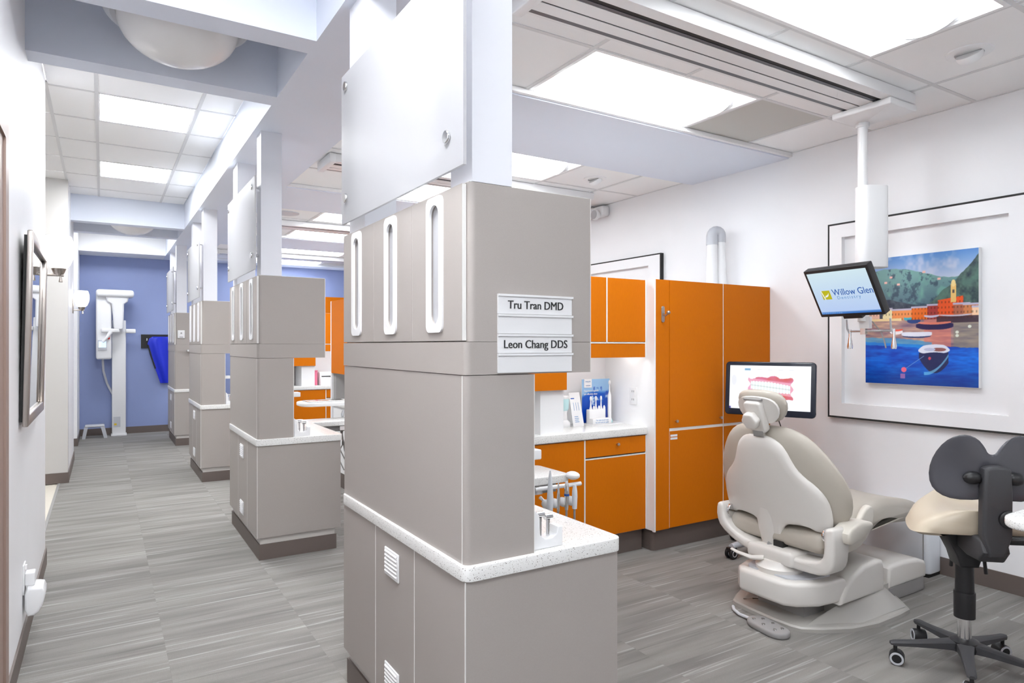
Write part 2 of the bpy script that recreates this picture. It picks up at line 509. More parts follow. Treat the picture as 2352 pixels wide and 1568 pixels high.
def corridor_rows(rows, lights):
    xs = [XL, -.035, .58, .83]
    grid(xs[1:3], rows[1:-1], ZCR, XL, .83, rows[0], rows[-1])
    for j in range(len(rows) - 1):
        for i in range(3):
            if i == 1 and j in lights: continue
            ctile(xs[i], xs[i + 1], rows[j], rows[j + 1], ZCR)
        if 5.1 < rows[j] < 8: ctile(-.92, XL, rows[j], rows[j + 1], ZCR)
rows2 = [3.99, 4.55, 5.19, 5.83, 6.465, 7.10, 7.745, 8.38, 8.79]
rows1 = [r - 5.75 for r in rows2]
MB().box(XL - .011, XL + .011, 5.14, 8.08, ZCR, ZCR + .012).build('ceiling_grid', TBAR, ceil)
rows3 = [9.74, 10.3, 10.94, 11.54]
corridor_rows(rows1, (2, 5)); corridor_rows(rows2, (2, 5)); corridor_rows(rows3, (1,))
MB().box(-2.1, -.93, 5.14, 8.08, 3.06, 3.08).build('side_ceiling', ACTILE, ceil)
MB().box(-1.2, XL, 9.7, 10.95, 3.06, 3.08).build('side_ceiling', ACTILE, ceil)

# ------------------------------------------------------------------ ceiling lights
def panel_light(y0, y1, label, m_=PANEL):
    t = thing('panel_light', label, 'ceiling light', (.2725, (y0 + y1) / 2, ZCR), 'corridor panel lights')
    m = MB()
    for a in ((-.03, .575, y0 + .005, y0 + .02), (-.03, .575, y1 - .02, y1 - .005), (-.03, -.015, y0 + .02, y1 - .02), (.56, .575, y0 + .02, y1 - .02)):
        m.box(*a, ZCR + .002, ZCR + .05)
    m.build('frame', TRIMW, t)
    bx('diffuser', m_, t, -.015, .56, y0 + .02, y1 - .02, ZCR + .01, ZCR + .018)
names = ['square panel light in corridor ceiling close behind the front dome light', 'square panel light in corridor ceiling before the rear cross beam']
for rows, q in ((rows2, 0), (rows1, 2), (rows3, 3)):
    for n, j in enumerate({0: (2, 5), 2: (2, 5), 3: (1,)}[q]):
        lb = names[n] if q == 0 else ('square panel light in corridor ceiling near the blue end wall' if q == 3 else 'square panel light in corridor ceiling ' + ('near the back wall, added out of view for fill', 'beside the name plate pod, added out of view for fill')[n])
        panel_light(rows[j], rows[j + 1], lb, PANEL2 if q == 3 else PANEL)  # panels of the first row set are out of view, added as fill light
def troffer(y0, label):
    y1 = y0 + .62; yc = y0 + .31; x0, x1 = 2.0, 3.235
    t = thing('troffer_light', label, 'ceiling light', ((x0 + x1) / 2, yc, ZO), 'operatory troffers')
    m = MB()
    for a in ((x0 + .008, x1 - .008, y0 + .008, y0 + .028), (x0 + .008, x1 - .008, y1 - .028, y1 - .008), (x0 + .008, x0 + .028, y0 + .028, y1 - .028), (x1 - .028, x1 - .008, y0 + .028, y1 - .028)):
        m.box(*a, ZO - .002, ZO + .03)
    m.build('frame', TRIMW, t)
    o = [(y0 + .02, ZO + .012)]
    n = 12
    for i in range(n + 1):
        a = PI * i / n
        o.append((yc - .275 * math.cos(a), ZO + .012 + .10 * math.sin(a)))
    o.append((y1 - .02, ZO + .012))
    inner = o; outer = [(y, z + .01) for y, z in o]
    MB().prism(inner + outer[::-1], x0 + .02, x1 - .02, 'X').build('reflector', TRIMW, t)
    for x in (x0 + .022, x1 - .03): MB().prism([(y0 + .02, ZO + .012)] + o[1:-1] + [(y1 - .02, ZO + .012)], x, x + .008, 'X').build('end_plate', TRIMW, t)
    lo = [(yc + .125 * math.cos(PI + PI * i / 14), ZO + .047 + .06 * math.sin(PI + PI * i / 14)) for i in range(15)]
    MB().prism(lo + [(yc + .125, ZO + .10), (yc - .125, ZO + .10)], x0 + .06, x1 - .06, 'X').build('lens', LENS, t)
    MB().prism([(y * 1.0 + (y - yc) * .06, z - .003) for y, z in lo] + [(yc + .1325, ZO + .10), (yc - .1325, ZO + .10)], x1 - .0600, x1 - .05, 'X').build('lens_cap', TRIMW, t)
    return t
bayname = {-1: 'added for fill over the unseen bay before the chair', 0: 'over the dental chair', 1: 'over the second bay', 2: 'over the third bay', 3: 'over the last bay'}
for k in bays:
    troffer(1.25 + P * k, 'white troffer light %s, before its track' % bayname[k])  # the one before the chair bay is unseen, added as fill light
    if k >= 0: troffer(2.48 + P * k, 'white troffer light %s, between its track and the soffit' % bayname[k])
def dome(yc, label):
    t = thing('dome_light', label, 'ceiling light', (.31, yc, ZCR), 'corridor dome lights')
    c = (.31, yc, 0)
    MB().lathe([(.20, ZCR - .002), (.20, 2.96), (.295, 2.965), (.312, 2.955), (.314, 2.935), (.305, 2.922), (.285, 2.915), (.262, 2.925), (.25, 2.94)], c, 40).build('rim', NICKEL if False else LGREY, t)
    pf = [(.262, 2.925)] + [(.262 * math.cos(PI / 2 * i / 10), 2.92 - .19 * math.sin(PI / 2 * i / 10)) for i in range(11)]
    MB().lathe(pf, c, 40).build('glass_dome', DOME, t)
    for a in (200, 330, 80):
        MB().ball((.31 + .300 * math.cos(R(a)), yc + .300 * math.sin(R(a)), 2.922), .008).build('screw', CHROME, t)
dome(3.5175, 'round frosted dome light in the corridor ceiling recess beside the first pod')
dome(9.267, 'round frosted dome light in the corridor ceiling recess towards the blue wall')
def downlight(k):
    x, y = 3.58, 1.57 + P * k
    t = thing('eyeball_downlight', 'round swivel eyeball downlight %s' % bayname[k], 'downlight', (x, y, ZO), 'eyeball downlights')
    MB().lathe([(.098, ZO + .004), (.098, ZO - .003), (.09, ZO - .006), (.062, ZO - .006), (.062, ZO + .004)], (x, y, 0), 32, ring=True).build('trim_ring', TRIMW, t)
    Mx = Matrix.Translation((x, y, ZO - .002)) @ Matrix.Rotation(R(-38), 4, 'Y')
    MB(Mx).lathe([(.058, .0), (.057, -.018), (.05, -.034), (.042, -.04), (.042, -.026), (.03, -.024)], (0, 0, 0), 28).build('eyeball', TRIMW, t)
    MB(Mx).lathe([(.001, -.027), (.04, -.028), (.04, -.026), (.001, -.025)], (0, 0, 0), 20).build('lamp', DOWN, t)
for k in (0, 1): downlight(k)
o = MB().lathe([(.001, ZO + .004), (.125, ZO + .004), (.125, ZO - .004), (.11, ZO - .008), (.001, ZO - .006)], (1.69, 1.59 + 2 * P, 0), 32).build('ceiling_speaker', LGREY, None, (1.69, 1.59 + 2 * P, ZO))
tag(o, 'round grey ceiling speaker seen above the second pod', 'speaker')

# ceiling rail with slots
def rail(k, label):
    d = P * k
    t = thing('ceiling_track', label, 'track', (2.6, 2.13 + d, ZO), 'ceiling tracks')
    x0, x1 = 1.45, 3.9
    z0 = ZO - .058
    for nm, y0, y1, za, m in (('side_rail', 1.985, 2.045, z0, PLAST), ('slot', 2.045, 2.073, z0 + .004, DARK), ('groove', 2.073, 2.093, z0 + .002, SLOT), ('center_rail', 2.093, 2.168, z0, PLAST),
                              ('slot', 2.168, 2.178, z0 + .003, DARK), ('center_rail', 2.178, 2.243, z0, PLAST), ('groove', 2.243, 2.272, z0 + .003, SLOT), ('side_rail', 2.272, 2.29, z0 + .004, PLAST)):
        bx(nm, m, t, x0, x1, y0 + d, y1 + d, za, ZO)
    bx('end_cap', PLAST, t, x0 - .03, x0 + .02, 1.97 + d, 2.305 + d, z0 - .012, ZO, r=.006)
    return t
rail(0, 'long white ceiling track with dark slots above the dental chair')
for k in (1, 2, 3): rail(k, 'long white ceiling track with dark slots %s' % bayname[k])

# emergency light
t = thing('emergency_light', 'white twin-head emergency light where the white wall meets the ceiling', 'emergency light', (4.30, 5.30, 2.70))
bx('housing', PLAST, t, 4.24, 4.34, 5.15, 5.45, 2.69, 2.79, r=.02)
for y in (5.22, 5.36):
    MB().lathe([(.02, 0), (.05, .0), (.052, .03), (.03, .06)], (4.19, y, 2.70), 20, 'X').build('lamp_head', PLAST, t)
    MB().lathe([(.045, -.004), (.045, .0), (.02, .0)], (4.19, y, 2.70), 20, 'X').build('lens', GLASSW, t)

# wall frames on the right wall
def wall_frame(k, label):
    d = P * k
    t = thing('wall_panel_frame', label, 'wall panel', (XR, 2.18 + d, .9), 'framed wall panels')
    y0, y1, z0, z1 = 1.54 + d, 2.763 + d, .905, 2.218
    iy0, iy1, iz0, iz1 = 1.691 + d, 2.674 + d, .995, 2.13
    for nm, a in (('bottom_board', (y0, y1, z0, iz0)), ('top_board', (y0, y1, iz1, z1)), ('side_board', (y0, iy0, iz0, iz1)), ('side_board', (iy1, y1, iz0, iz1))):
        bx(nm, WALL, t, XR - .035, XR, *a)
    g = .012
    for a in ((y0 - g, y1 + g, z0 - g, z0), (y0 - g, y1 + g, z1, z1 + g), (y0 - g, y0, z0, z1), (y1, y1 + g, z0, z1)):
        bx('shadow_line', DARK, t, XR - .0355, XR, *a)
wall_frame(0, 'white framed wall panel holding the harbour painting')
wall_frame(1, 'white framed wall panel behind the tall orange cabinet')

# door casing at the left
t = struct('door_1', CASING, MB().box(XL, XL + .006, 2.0, 2.99, .01, 2.14))
m = MB(); m.box(XL, XL + .014, 2.99, 3.075, 0, 2.21); m.box(XL, XL + .014, 1.92, 2.0, 0, 2.21); m.box(XL, XL + .014, 2.0, 2.99, 2.14, 2.21)
m.build('casing', CASING, t)

# ================================================================== pods
PX, PY0, PY1 = .846, 1.614, 2.69
desc = ['the pod with the name plates', 'the second pod along the corridor', 'the third pod along the corridor', 'the last pod, beside the blue apron']
def stadium(y0, y1, z0, z1, n=8): return rrect(y0, y1, z0, z1, (y1 - y0) / 2 - 1e-4, n)
def ring_prism(mb, outer, inner, x0, x1):
    """frame between two outlines of equal count, along X"""
    n = len(outer)
    vs = [(x, a, b) for x in (x0, x1) for o in (outer, inner) for a, b in o]
    fs = []
    for i in range(n):
        j = (i + 1) % n
        fs += [(i, j, n + j, n + i), (2 * n + i, 2 * n + j, 3 * n + j, 3 * n + i), (i, j, 2 * n + j, 2 * n + i), (n + i, n + j, 3 * n + j, 3 * n + i)]
    mb.add(vs, fs)
pod = []
# base cabinet
b = thing('pod_base_cabinet', '', 'cabinet', (1.12, 2.15, 0), 'pod base cabinets')
BX1 = 1.39
bx('body', TAUPE, b, PX + .012, BX1, PY0 + .004, PY1, .145, .740)
bx('front_panel', TAUPE, b, PX + .002, BX1, PY0, PY0 + .004, .1455, .7395)
seams = [PY0, 1.962, 2.314, PY1]
for i in range(3):
    dp = bx('side_door', TAUPE, b, PX, PX + .012, seams[i] + .0022, seams[i + 1] - .0022, .147, .738)
m = MB()
for s in seams[1:3]: MB().box(PX - .0006, PX + .010, s - .0021, s + .0021, .147, .738).build('edge_strip', EDGE, b)
MB().box(PX - .0006, PX + .002, PY0 - .0008, PY0 + .0021, .147, .738).build('edge_strip', EDGE, b)
for z in (.592, .192):
    v = MB().box(PX - .006, PX, 2.085, 2.212, z, z + .096, r=.004).build('vent_grille', PLAST, b)
    mm = MB()
    for q in range(6):
        zz = z + .012 + q * .0135
        mm.add([(PX - .0062, 2.095, zz), (PX - .0062, 2.202, zz), (PX - .0105, 2.202, zz + .004), (PX - .0105, 2.095, zz + .004), (PX - .0062, 2.202, zz + .009), (PX - .0062, 2.095, zz + .009)],
               [(0, 1, 2, 3), (3, 2, 4, 5), (0, 3, 5), (1, 4, 2)])
    mm.build('louvre', PLAST, v)
bx('plinth', TAUPED, b, PX + .022, 1.355, PY0 + .022, PY1 - .01, 0, .145)
m = MB(); m.prism([(PX + .014, PY0 + .014), (1.365, PY0 + .014), (1.365, PY1), (PX + .014, PY1)], 0, .100)
m.build('toe_base', RUBBER, b)
# worktop
wt = MB().prism(rrect(PX - .008, 1.403, PY0 - .012, PY1 + .004, .03, 5), .740, .783, 'Z', .003).build('pod_worktop', QUARTZ, None, (1.12, 2.15, .74))
tag(wt, '', 'worktop', 'pod worktops')
# tower: column, band and upper cabinet
c = thing('pod_tower_cabinet', '', 'cabinet', (1.0, 2.15, .783), 'pod tower cabinets')
def lround(x0, x1, y0, y1, r, n=6):     # rounded only at the (x0,y0) corner
    o = [(x1, y0), (x1, y1), (x0, y1)]
    for i in range(n + 1):
        a = PI + PI / 2 * i / n; o.append((x0 + r + r * math.cos(a), y0 + r + r * math.sin(a)))
    return o
MB().prism(lround(PX + .002, 1.074, PY0 + .002, PY1 - .004, .018), .783, 1.306).build('column', TAUPE, c)
bx('corner_edge', EDGE, c, PX + .0012, PX + .004, PY0 + .019, PY0 + .0225, .783, 1.306)
bx('column_edge', EDGE, c, 1.0745, 1.078, PY0 + .004, PY1 - .004, .783, 1.306)
UX1 = 1.282
MB().prism(lround(PX + .014, UX1, PY0 + .001, PY1, .02), 1.4005, 1.842).build('upper_box', TAUPE, c)
MB().prism(lround(PX, UX1, PY0 + .001, PY1, .02), 1.308, 1.3995).build('lower_band', TAUPE, c)
bx('top_edge', EDGE, c, PX + .016, UX1 + .001, PY0 + .008, PY1 - .002, 1.842, 1.845)
bx('end_edge', EDGE, c, UX1, UX1 + .004, PY0 + .003, PY1 - .002, 1.308, 1.842)
ds = [PY0 + .018, 1.979, 2.336, PY1]
wy = [(1.749, 1.861), (2.108, 2.217), (2.466, 2.575)]
for i in range(3):
    a0, a1 = ds[i] + .0018, ds[i + 1] - .0018
    y0, y1 = wy[i]
    hole = stadium(y0 + .022, y1 - .022, 1.45, 1.81)
    # door face with a slot opening: outer rectangle resampled to the same count
    n = len(hole); cy, cz = (y0 + y1) / 2, 1.63
    outer = []
    for (yy, zz) in hole:
        dy, dz = yy - cy, zz - cz
        sy = ((a1 - cy) if dy > 0 else (a0 - cy)) / dy if abs(dy) > 1e-6 else 1e9
        sz = ((1.839 - cz) if dz > 0 else (1.403 - cz)) / dz if abs(dz) > 1e-6 else 1e9
        s_ = min(sy, sz); outer.append((cy + dy * s_, cz + dz * s_))
    # push the four corner samples exactly into the corners
    for cyy in (a0, a1):
        for czz in (1.403, 1.839):
            q = min(range(n), key=lambda t: (outer[t][0] - cyy) ** 2 + (outer[t][1] - czz) ** 2); outer[q] = (cyy, czz)
    m = MB(); ring_prism(m, outer, hole, PX, PX + .014)
    dr = m.build('door', TAUPE, c)
    m = MB(); ring_prism(m, rrect(y0, y1, 1.428, 1.832, .022, 8), stadium(y0 + .024, y1 - .024, 1.452, 1.808), PX - .006, PX + .002)
    m.build('window_frame', PLAST, dr)
    bx('pane', GLASSW, dr, PX + .008, PX + .012, y0 + .01, y1 - .01, 1.44, 1.82)
    bx('door_edge', EDGE, dr, PX + .001, PX + .013, a0 - .0016, a0 - .0002, 1.404, 1.838)
# posts and frosted panel
pa = MB().box(.87, 1.0, PY0 + .004, 1.75, 1.845, HB).build('square_post', POSTW, None, (.935, 1.68, 1.845)); tag(pa, '', 'post', 'posts on the pods')
pb = MB().box(.87, 1.0, 2.50, 2.685, 1.845, HB).build('square_post', POSTW, None, (.935, 2.59, 1.845)); tag(pb, '', 'post', 'posts on the pods')
fp = thing('frosted_panel', '', 'panel', (.83, 2.12, 1.878), 'frosted panels')
bx('sheet', FROST, fp, .825, .835, 1.585, 2.65, 1.878, 2.475)
for y in (1.68, 2.59):
    for z in (1.975, 2.42):
        s_ = MB().lathe([(.001, -.054), (.017, -.054), (.019, -.051), (.019, -.046), (.009, -.046), (.009, 0)], (.87, y, z), 20, 'X').build('standoff', CHROME, fp)
# suction holder on the worktop
h = thing('suction_holder', '', 'instrument holder', (1.12, 1.67, .783), 'suction holders')
hm = MB()
prof = [(1.084, .783), (1.19, .783), (1.19, .842), (1.172, .842), (1.168, .822), (1.15, .812), (1.125, .812), (1.108, .824), (1.104, .885), (1.084, .905)]
hm.prism(prof, 1.632, 1.682, 'Y', .003).build('block', PLAST, h)
for x, zz in ((1.122, .872), (1.152, .862)):
    MB().tube([(x, 1.657, .812), (x, 1.657, zz)], .0065, 10).build('tip_tube', CHROME, h)
    MB().tube([(x - .012, 1.657, zz + .008), (x + .014, 1.657, zz + .008)], .009, 10).build('valve', CHROME, h)
bk = MB().box(1.0785, 1.132, 1.66, 1.74, 1.045, 1.075, r=.004).build('paper_holder', PLAST, None, (1.09, 1.7, 1.045)); tag(bk, '', 'holder', 'paper holders')
pieces = [(b, 'grey-brown base cabinet of %s'), (wt, 'white speckled stone worktop of %s'), (c, 'grey-brown upper tower with oval slot windows on %s'), (pa, 'white square post farther from the blue wall on %s'), (pb, 'white square post nearer the blue wall on %s'), (fp, 'frosted white panel on standoffs above %s'), (h, 'white suction tip holder on the worktop of %s'), (bk, 'small white holder on the column of %s')]
for k in range(4):
    for o, lb in pieces:
        if k == 0: o['label'] = lb % desc[0]
        elif o in (h, bk) and k == 3: continue
        else: copy_tree(o, (0, P * k, 0), label=lb % desc[k])
# name plates on the first pod
sg = thing('name_plate_sign', 'white four-row name plate sign on the front of the first pod', 'sign', (1.078, PY0, 1.31))
zr = [1.536, 1.479, 1.4225, 1.367, 1.311]
for i in range(4):
    z1, z0 = zr[i], zr[i + 1] + .0012
    pl = bx('name_plate', SIGNW, sg, .948, 1.206, PY0 - .006, PY0, z0, z1)
    bx('rail', SIGNW, pl, .9475, 1.209, PY0 - .0105, PY0 - .006, z1 - .006, z1)
    if i in (0, 2):
        Mx = Matrix.Translation((1.077, PY0 - .0068, (z0 + z1 - .006) / 2)) @ Matrix.Rotation(R(90), 4, 'X')
        text(['Tru Tran DMD', '', 'Leon Chang DDS'][i], .0335, Mx, INK, pl, bold=.0006, sx=[.93, 1, .945][i])
# card reader on the last pod
t = thing('wall_dispenser', 'small white box with a grey dot on the front of the last pod', 'dispenser', (.94, PY0 + 3 * P, 1.52))
bx('case', PLAST, t, .885, .97, PY0 + 3 * P - .02, PY0 + 3 * P, 1.49, 1.60, r=.004)
MB().lathe([(.001, -.003), (.011, -.003), (.011, 0)], (.9275, PY0 + 3 * P - .02, 1.56), 16, 'Y').build('dot', GREY, t)
bx('slot', DARK, t, .905, .95, PY0 + 3 * P - .0215, PY0 + 3 * P - .02, 1.502, 1.508)
o = MB().box(1.0, 1.2, PY0 + 3 * P - .08, PY0 + 3 * P, 1.305, 1.33, r=.004).build('small_shelf', PLAST, None, (1.1, PY0 + 3 * P, 1.305)); tag(o, 'small white shelf fixed to the front of the last pod', 'shelf')

# ================================================================== orange cabinet banks
bankd = ['the bank by the dental chair', 'the second cabinet bank', 'the bank with the pink box']
def knob(parent, x, y, z, r=.011):
    return MB().lathe([(.004, 0), (.004, -.012), (r * .8, -.014), (r, -.019), (r * .85, -.025), (.001, -.026)], (x, y, z), 14, 'Y').build('knob', NICKEL, parent)
FY = 3.345
bank = []
# partition behind
part_ = struct('wall_partition', WALL, MB().box(1.97, XR, 3.78, 3.82, 0, 1.836))
bank.append((part_, None))
t = thing('orange_base_cabinet', '', 'cabinet', (2.55, 3.56, 0), 'orange base cabinets')
bx('carcass', TRIMW, t, 1.985, 3.138, FY + .018, 3.776, .145, .79)
bx('door', ORANGE, t, 1.99, 2.606, FY, FY + .018, .152, .782)
dw = bx('drawer', ORANGE, t, 2.618, 3.130, FY, FY + .018, .672, .782); knob(dw, 2.875, FY, .742)
bx('door', ORANGE, t, 2.618, 3.130, FY, FY + .018, .152, .655)
bx('shadow_gap', DARK, t, 2.618, 3.130, FY + .004, FY + .018, .665, .672)
for a in ((2.607, 2.617, .152, .786), (2.618, 3.130, .656, .664), (3.1305, 3.137, .152, .786)): bx('white_edge', EDGE, t, a[0], a[1], FY - .0005, FY + .018, a[2], a[3])
bx('toe_base', RUBBER, t, 1.99, 3.137, FY + .045, 3.776, 0, .145)
bank.append((t, 'orange wood base cabinet of %s'))
o = MB().prism(rrect(1.965, 3.139, FY - .012, 3.778, .006), .79, .838, 'Z', .003).build('orange_bank_worktop', QUARTZ, None, (2.55, 3.56, .79)); tag(o, '', 'worktop', 'orange bank worktops')
bank.append((o, 'white stone worktop of %s'))
t = thing('orange_wall_cabinet', '', 'cabinet', (2.8, 3.56, 1.31), 'orange wall cabinets')
bx('carcass', TRIMW, t, 2.472, 3.138, FY + .018, 3.78, 1.40, 1.834)
bx('door', ORANGE, t, 2.476, 2.787, FY, FY + .018, 1.414, 1.832)
bx('door', ORANGE, t, 2.799, 3.128, FY, FY + .018, 1.414, 1.832)
for a in ((2.788, 2.798, 1.405, 1.832), (2.476, 3.128, 1.403, 1.411), (3.1285, 3.137, 1.31, 1.834)): bx('white_edge', EDGE, t, a[0], a[1], FY - .0005, FY + .017, a[2], a[3])
bx('valance', ORANGE, t, 2.472, 3.128, FY + .002, FY + .018, 1.31, 1.402)
bank.append((t, 'orange wall cabinet with two doors of %s'))
t = thing('under_cabinet_light', '', 'strip light', (2.8, 3.47, 1.385), 'under cabinet lights')
bx('housing', PLAST, t, 2.50, 3.12, 3.43, 3.52, 1.388, 1.40)
bx('tube', UNDER, t, 2.51, 3.11, 3.44, 3.51, 1.380, 1.388)
bank.append((t, 'slim strip light under the wall cabinet of %s'))
t = thing('orange_end_cabinet', '', 'cabinet', (2.2, 3.56, .838), 'orange end cabinets')
bx('carcass', TRIMW, t, 1.974, 2.468, FY + .018, 3.78, 1.118, 1.834)
dr = bx('door', ORANGE, t, 1.972, 2.47, FY, FY + .018, 1.112, 1.834); knob(dr, 2.02, FY, 1.62)
bx('side_panel', ORANGE, t, 1.966, 1.974, FY + .0185, 3.78, 1.112, 1.834)
bx('lower_panel', TRIMW, t, 2.29, 2.466, FY + .03, 3.779, .838, 1.118)
bx('back_panel', GREY, t, 1.99, 2.29, 3.70, 3.779, .838, 1.118)
bank.append((t, 'orange end cabinet over a white panel on %s'))
t = thing('orange_tall_cabinet', '', 'cabinet', (3.74, 3.53, 0), 'tall orange cabinets')
TY = 3.27
bx('carcass', TRIMW, t, 3.14, XR - .002, TY + .018, 3.779, .145, 1.834)
bx('end_panel', TRIMW, t, 3.139, 3.151, TY - .001, TY + .018, .14, 1.836)
bx('filler', ORANGE, t, 3.152, 3.277, TY, TY + .018, .147, 1.834)
for i, (a, b_) in enumerate(((3.281, 3.810), (3.817, XR - .004))):
    dr = bx('door', ORANGE, t, a, b_, TY, TY + .018, .826, 1.834)
    knob(dr, (3.334, 4.28)[i], TY, .873)
    if i == 0: knob(dr, 3.775, TY, .873)
    bx('door', ORANGE, t, a, b_, TY, TY + .018, .150, .806)
bx('white_edge', EDGE, t, 3.8105, 3.8165, TY - .0005, TY + .017, .15, 1.834)
bx('white_edge', EDGE, t, 3.2775, 3.2805, TY + .001, TY + .017, .15, .806)
bx('pull_rail', EDGE, t, 3.281, XR - .004, TY + .002, TY + .018, .806, .826)
MB().prism(lround(3.165, XR - .002, TY + .04, 3.779, .03), 0, .145).build('toe_base', RUBBER, t)
bank.append((t, 'tall orange wood cabinet with white end panel of %s'))
for o, lb in bank:
    if lb: o['label'] = lb % bankd[0]
    for k in (1, 2):
        copy_tree(o, (0, P * k, 0), label=(lb % bankd[k]) if lb else None)
# details on the first bank
t = thing('coat_hook', 'silver coat hook on the narrow orange strip of the tall cabinet', 'hook', (3.215, TY, 1.55))
MB().prism(smooth(rrect(3.20, 3.228, 1.545, 1.655, .013)), TY - .008, TY, 'Y', .003).build('plate', NICKEL, t)
MB().tube([(3.214, TY - .006, 1.60), (3.216, TY - .03, 1.592), (3.218, TY - .05, 1.605)], [.008, .007, .006], 8).build('prong', NICKEL, t)
MB().ball((3.218, TY - .052, 1.61), .014).build('ball_end', NICKEL, t)
t = thing('cabinet_label', 'two small white label strips on the lower orange door', 'label', (3.32, TY, .745))
for z in (.748, .768): bx('strip', PLAST, t, 3.288, 3.352, TY - .0015, TY, z, z + .014)
t = thing('power_outlet', 'white duplex power outlet on the white end panel beside the toothbrush display', 'outlet', (3.14, 3.47, .98))
bx('plate', PLAST, t, 3.134, 3.14, 3.435, 3.51, .98, 1.10, r=.002)
for z in (1.012, 1.068):
    bx('socket', PLAST, t, 3.132, 3.1345, 3.455, 3.49, z - .018, z + .018)
    s_ = MB()
    for y in (3.465, 3.48): s_.box(3.1312, 3.1322, y - .0015, y + .0015, z - .003, z + .01)
    s_.build('socket_slot', DARK, t)
# suction pipe behind the tall cabinet
t = thing('bent_pipe', 'thick white bent pipe standing on top of the tall orange cabinet', 'pipe', (4.2, 3.70, 1.836))
rt = Vector((.85, -.526, 0)); pb_ = Vector((4.185, 3.70, 0)); fw_ = (.526, .85, 0)
def pp(a, z): return tuple(pb_ + rt * a + Vector((0, 0, z)))
MB().tube([pp(0, 1.836), pp(0, 2.0), pp(0, 2.21)], [.050, .047, .042], 18).build('pipe', PLAST, t)
MB().tube([pp(0, 2.20)] + [pp(.036 - .036 * math.cos(PI * i / 8), 2.275 + .036 * math.sin(PI * i / 8)) for i in range(9)] + [pp(.072, 2.22)], [.047] + [.046 - .0012 * i for i in range(9)] + [.036], 18, up=fw_).build('elbow', LGREY, t)
MB().tube([pp(.072, 2.23), pp(.076, 2.0), pp(.082, 1.836)], [.032, .036, .042], 16).build('return_pipe', PLAST, t)

# ------------------------------------------------------------------ counter items, first bank
WZ = .838
def vnoise(x, y, s, seed=0):
    X, Y = x * s, y * s
    xi, yi = np.floor(X), np.floor(Y); fx, fy = X - xi, Y - yi
    fx = fx * fx * (3 - 2 * fx); fy = fy * fy * (3 - 2 * fy)
    h = lambda a, b: np.modf(np.abs(np.sin(a * 127.1 + b * 311.7 + seed * 74.7) * 43758.5453))[0]
    return (h(xi, yi) * (1 - fx) + h(xi + 1, yi) * fx) * (1 - fy) + (h(xi, yi + 1) * (1 - fx) + h(xi + 1, yi + 1) * fx) * fy
def fbm(x, y, s, seed=0): return vnoise(x, y, s, seed) * .5 + vnoise(x, y, s * 2.1, seed + 1) * .3 + vnoise(x, y, s * 4.3, seed + 2) * .2
def lay(c, m, col, a=1.):
    m = (np.asarray(m, float) * a)[..., None]
    return c * (1 - m) + np.array(col, float) * m
def grad(t, a, b): return np.array(a, float) * (1 - t[..., None]) + np.array(b, float) * t[..., None]
def ell(x, y, cx, cy, rx, ry): return ((x - cx) / rx) ** 2 + ((y - cy) / ry) ** 2 < 1
def poster_fn(x, y):
    c = grad(np.clip(y * 1.2, 0, 1), (0, 55, 165), (10, 95, 205))
    w_ = .72 + .05 * np.sin(x * 5) - .16 * (1 - x)
    c = lay(c, np.clip((y - w_) * 12, 0, 1), (150, 190, 228))
    n = fbm(x, y, 9, 3)
    c = lay(c, np.clip((n - .55) * 6, 0, 1) * (np.abs(y - .6 + .1 * x) < .16) * (x > .35), (225, 238, 250))
    c = lay(c, np.clip((n - .52) * 7, 0, 1) * (np.abs(y - .72) < .1) * (x > .3), (20, 60, 180), .8)
    return c
POST = vcol('poster_print'); 
t = thing('toothbrush_display', 'blue cardboard toothbrush display on the worktop by the tall cabinet', 'display', (2.97, 3.66, WZ))
X0, X1 = 2.855, 3.105
bx('base_board', PLAST, t, X0 - .002, X1 + .035, 3.56, 3.70, WZ, WZ + .007)
bx('back_board', PLAST, t, X0, X1, 3.690, 3.696, WZ + .007, WZ + .315)
Mp = Matrix.Translation(((X0 + X1) / 2, 3.6895, WZ + .161)) @ Matrix.Rotation(R(90), 4, 'X')
picture('poster', 50, 60, poster_fn, Mp, X1 - X0, .306, POST, t)
lg = bx('logo_card', PLAST, t, X0 + .018, X0 + .085, 3.686, 3.689, WZ + .255, WZ + .315)
MT = lambda x, y, z: Matrix.Translation((x, y, z)) @ Matrix.Rotation(R(90), 4, 'X')
text('PHILIPS', .0145, MT(X0 + .0515, 3.6855, WZ + .296), INKG, lg)
text('sonicare', .012, MT(X0 + .0515, 3.6855, WZ + .27), INKB, lg)
text('Experience a gentle', .0165, MT(X0 + .018, 3.6885, WZ + .232), INKW, t, align='LEFT', bold=.0005)
text('yet effective clean', .0165, MT(X0 + .018, 3.6885, WZ + .209), INKW, t, align='LEFT', bold=.0005)
bx('rack', PLAST, t, X0 + .02, X0 + .165, 3.63, 3.668, WZ + .007, WZ + .105, r=.004)
fr = bx('front_block', PLAST, t, X0 + .02, X0 + .185, 3.59, 3.632, WZ + .007, WZ + .045, r=.003)
text('The right brush head', .013, MT(X0 + .10, 3.5895, WZ + .033), INKG, fr)
text('for your oral care goals', .012, MT(X0 + .10, 3.5895, WZ + .018), INKG, fr)
for i in range(3):
    x = X0 + .045 + i * .046
    b_ = MB(); b_.tube([(x, 3.648, WZ + .105), (x, 3.648, WZ + .125), (x, 3.648, WZ + .165)], [.011, .006, .0035], 8); b_.ball((x, 3.648, WZ + .18), .018, 10, .45, .45, 1)
    b_.build('brush_head', PLAST, t)
    MB().tube([(x + .022, 3.64, WZ + .105), (x + .022, 3.64, WZ + .118), (x + .022, 3.64, WZ + .13)], [.009, .008, .003], 8).build('brush_cap', PLAST, t)
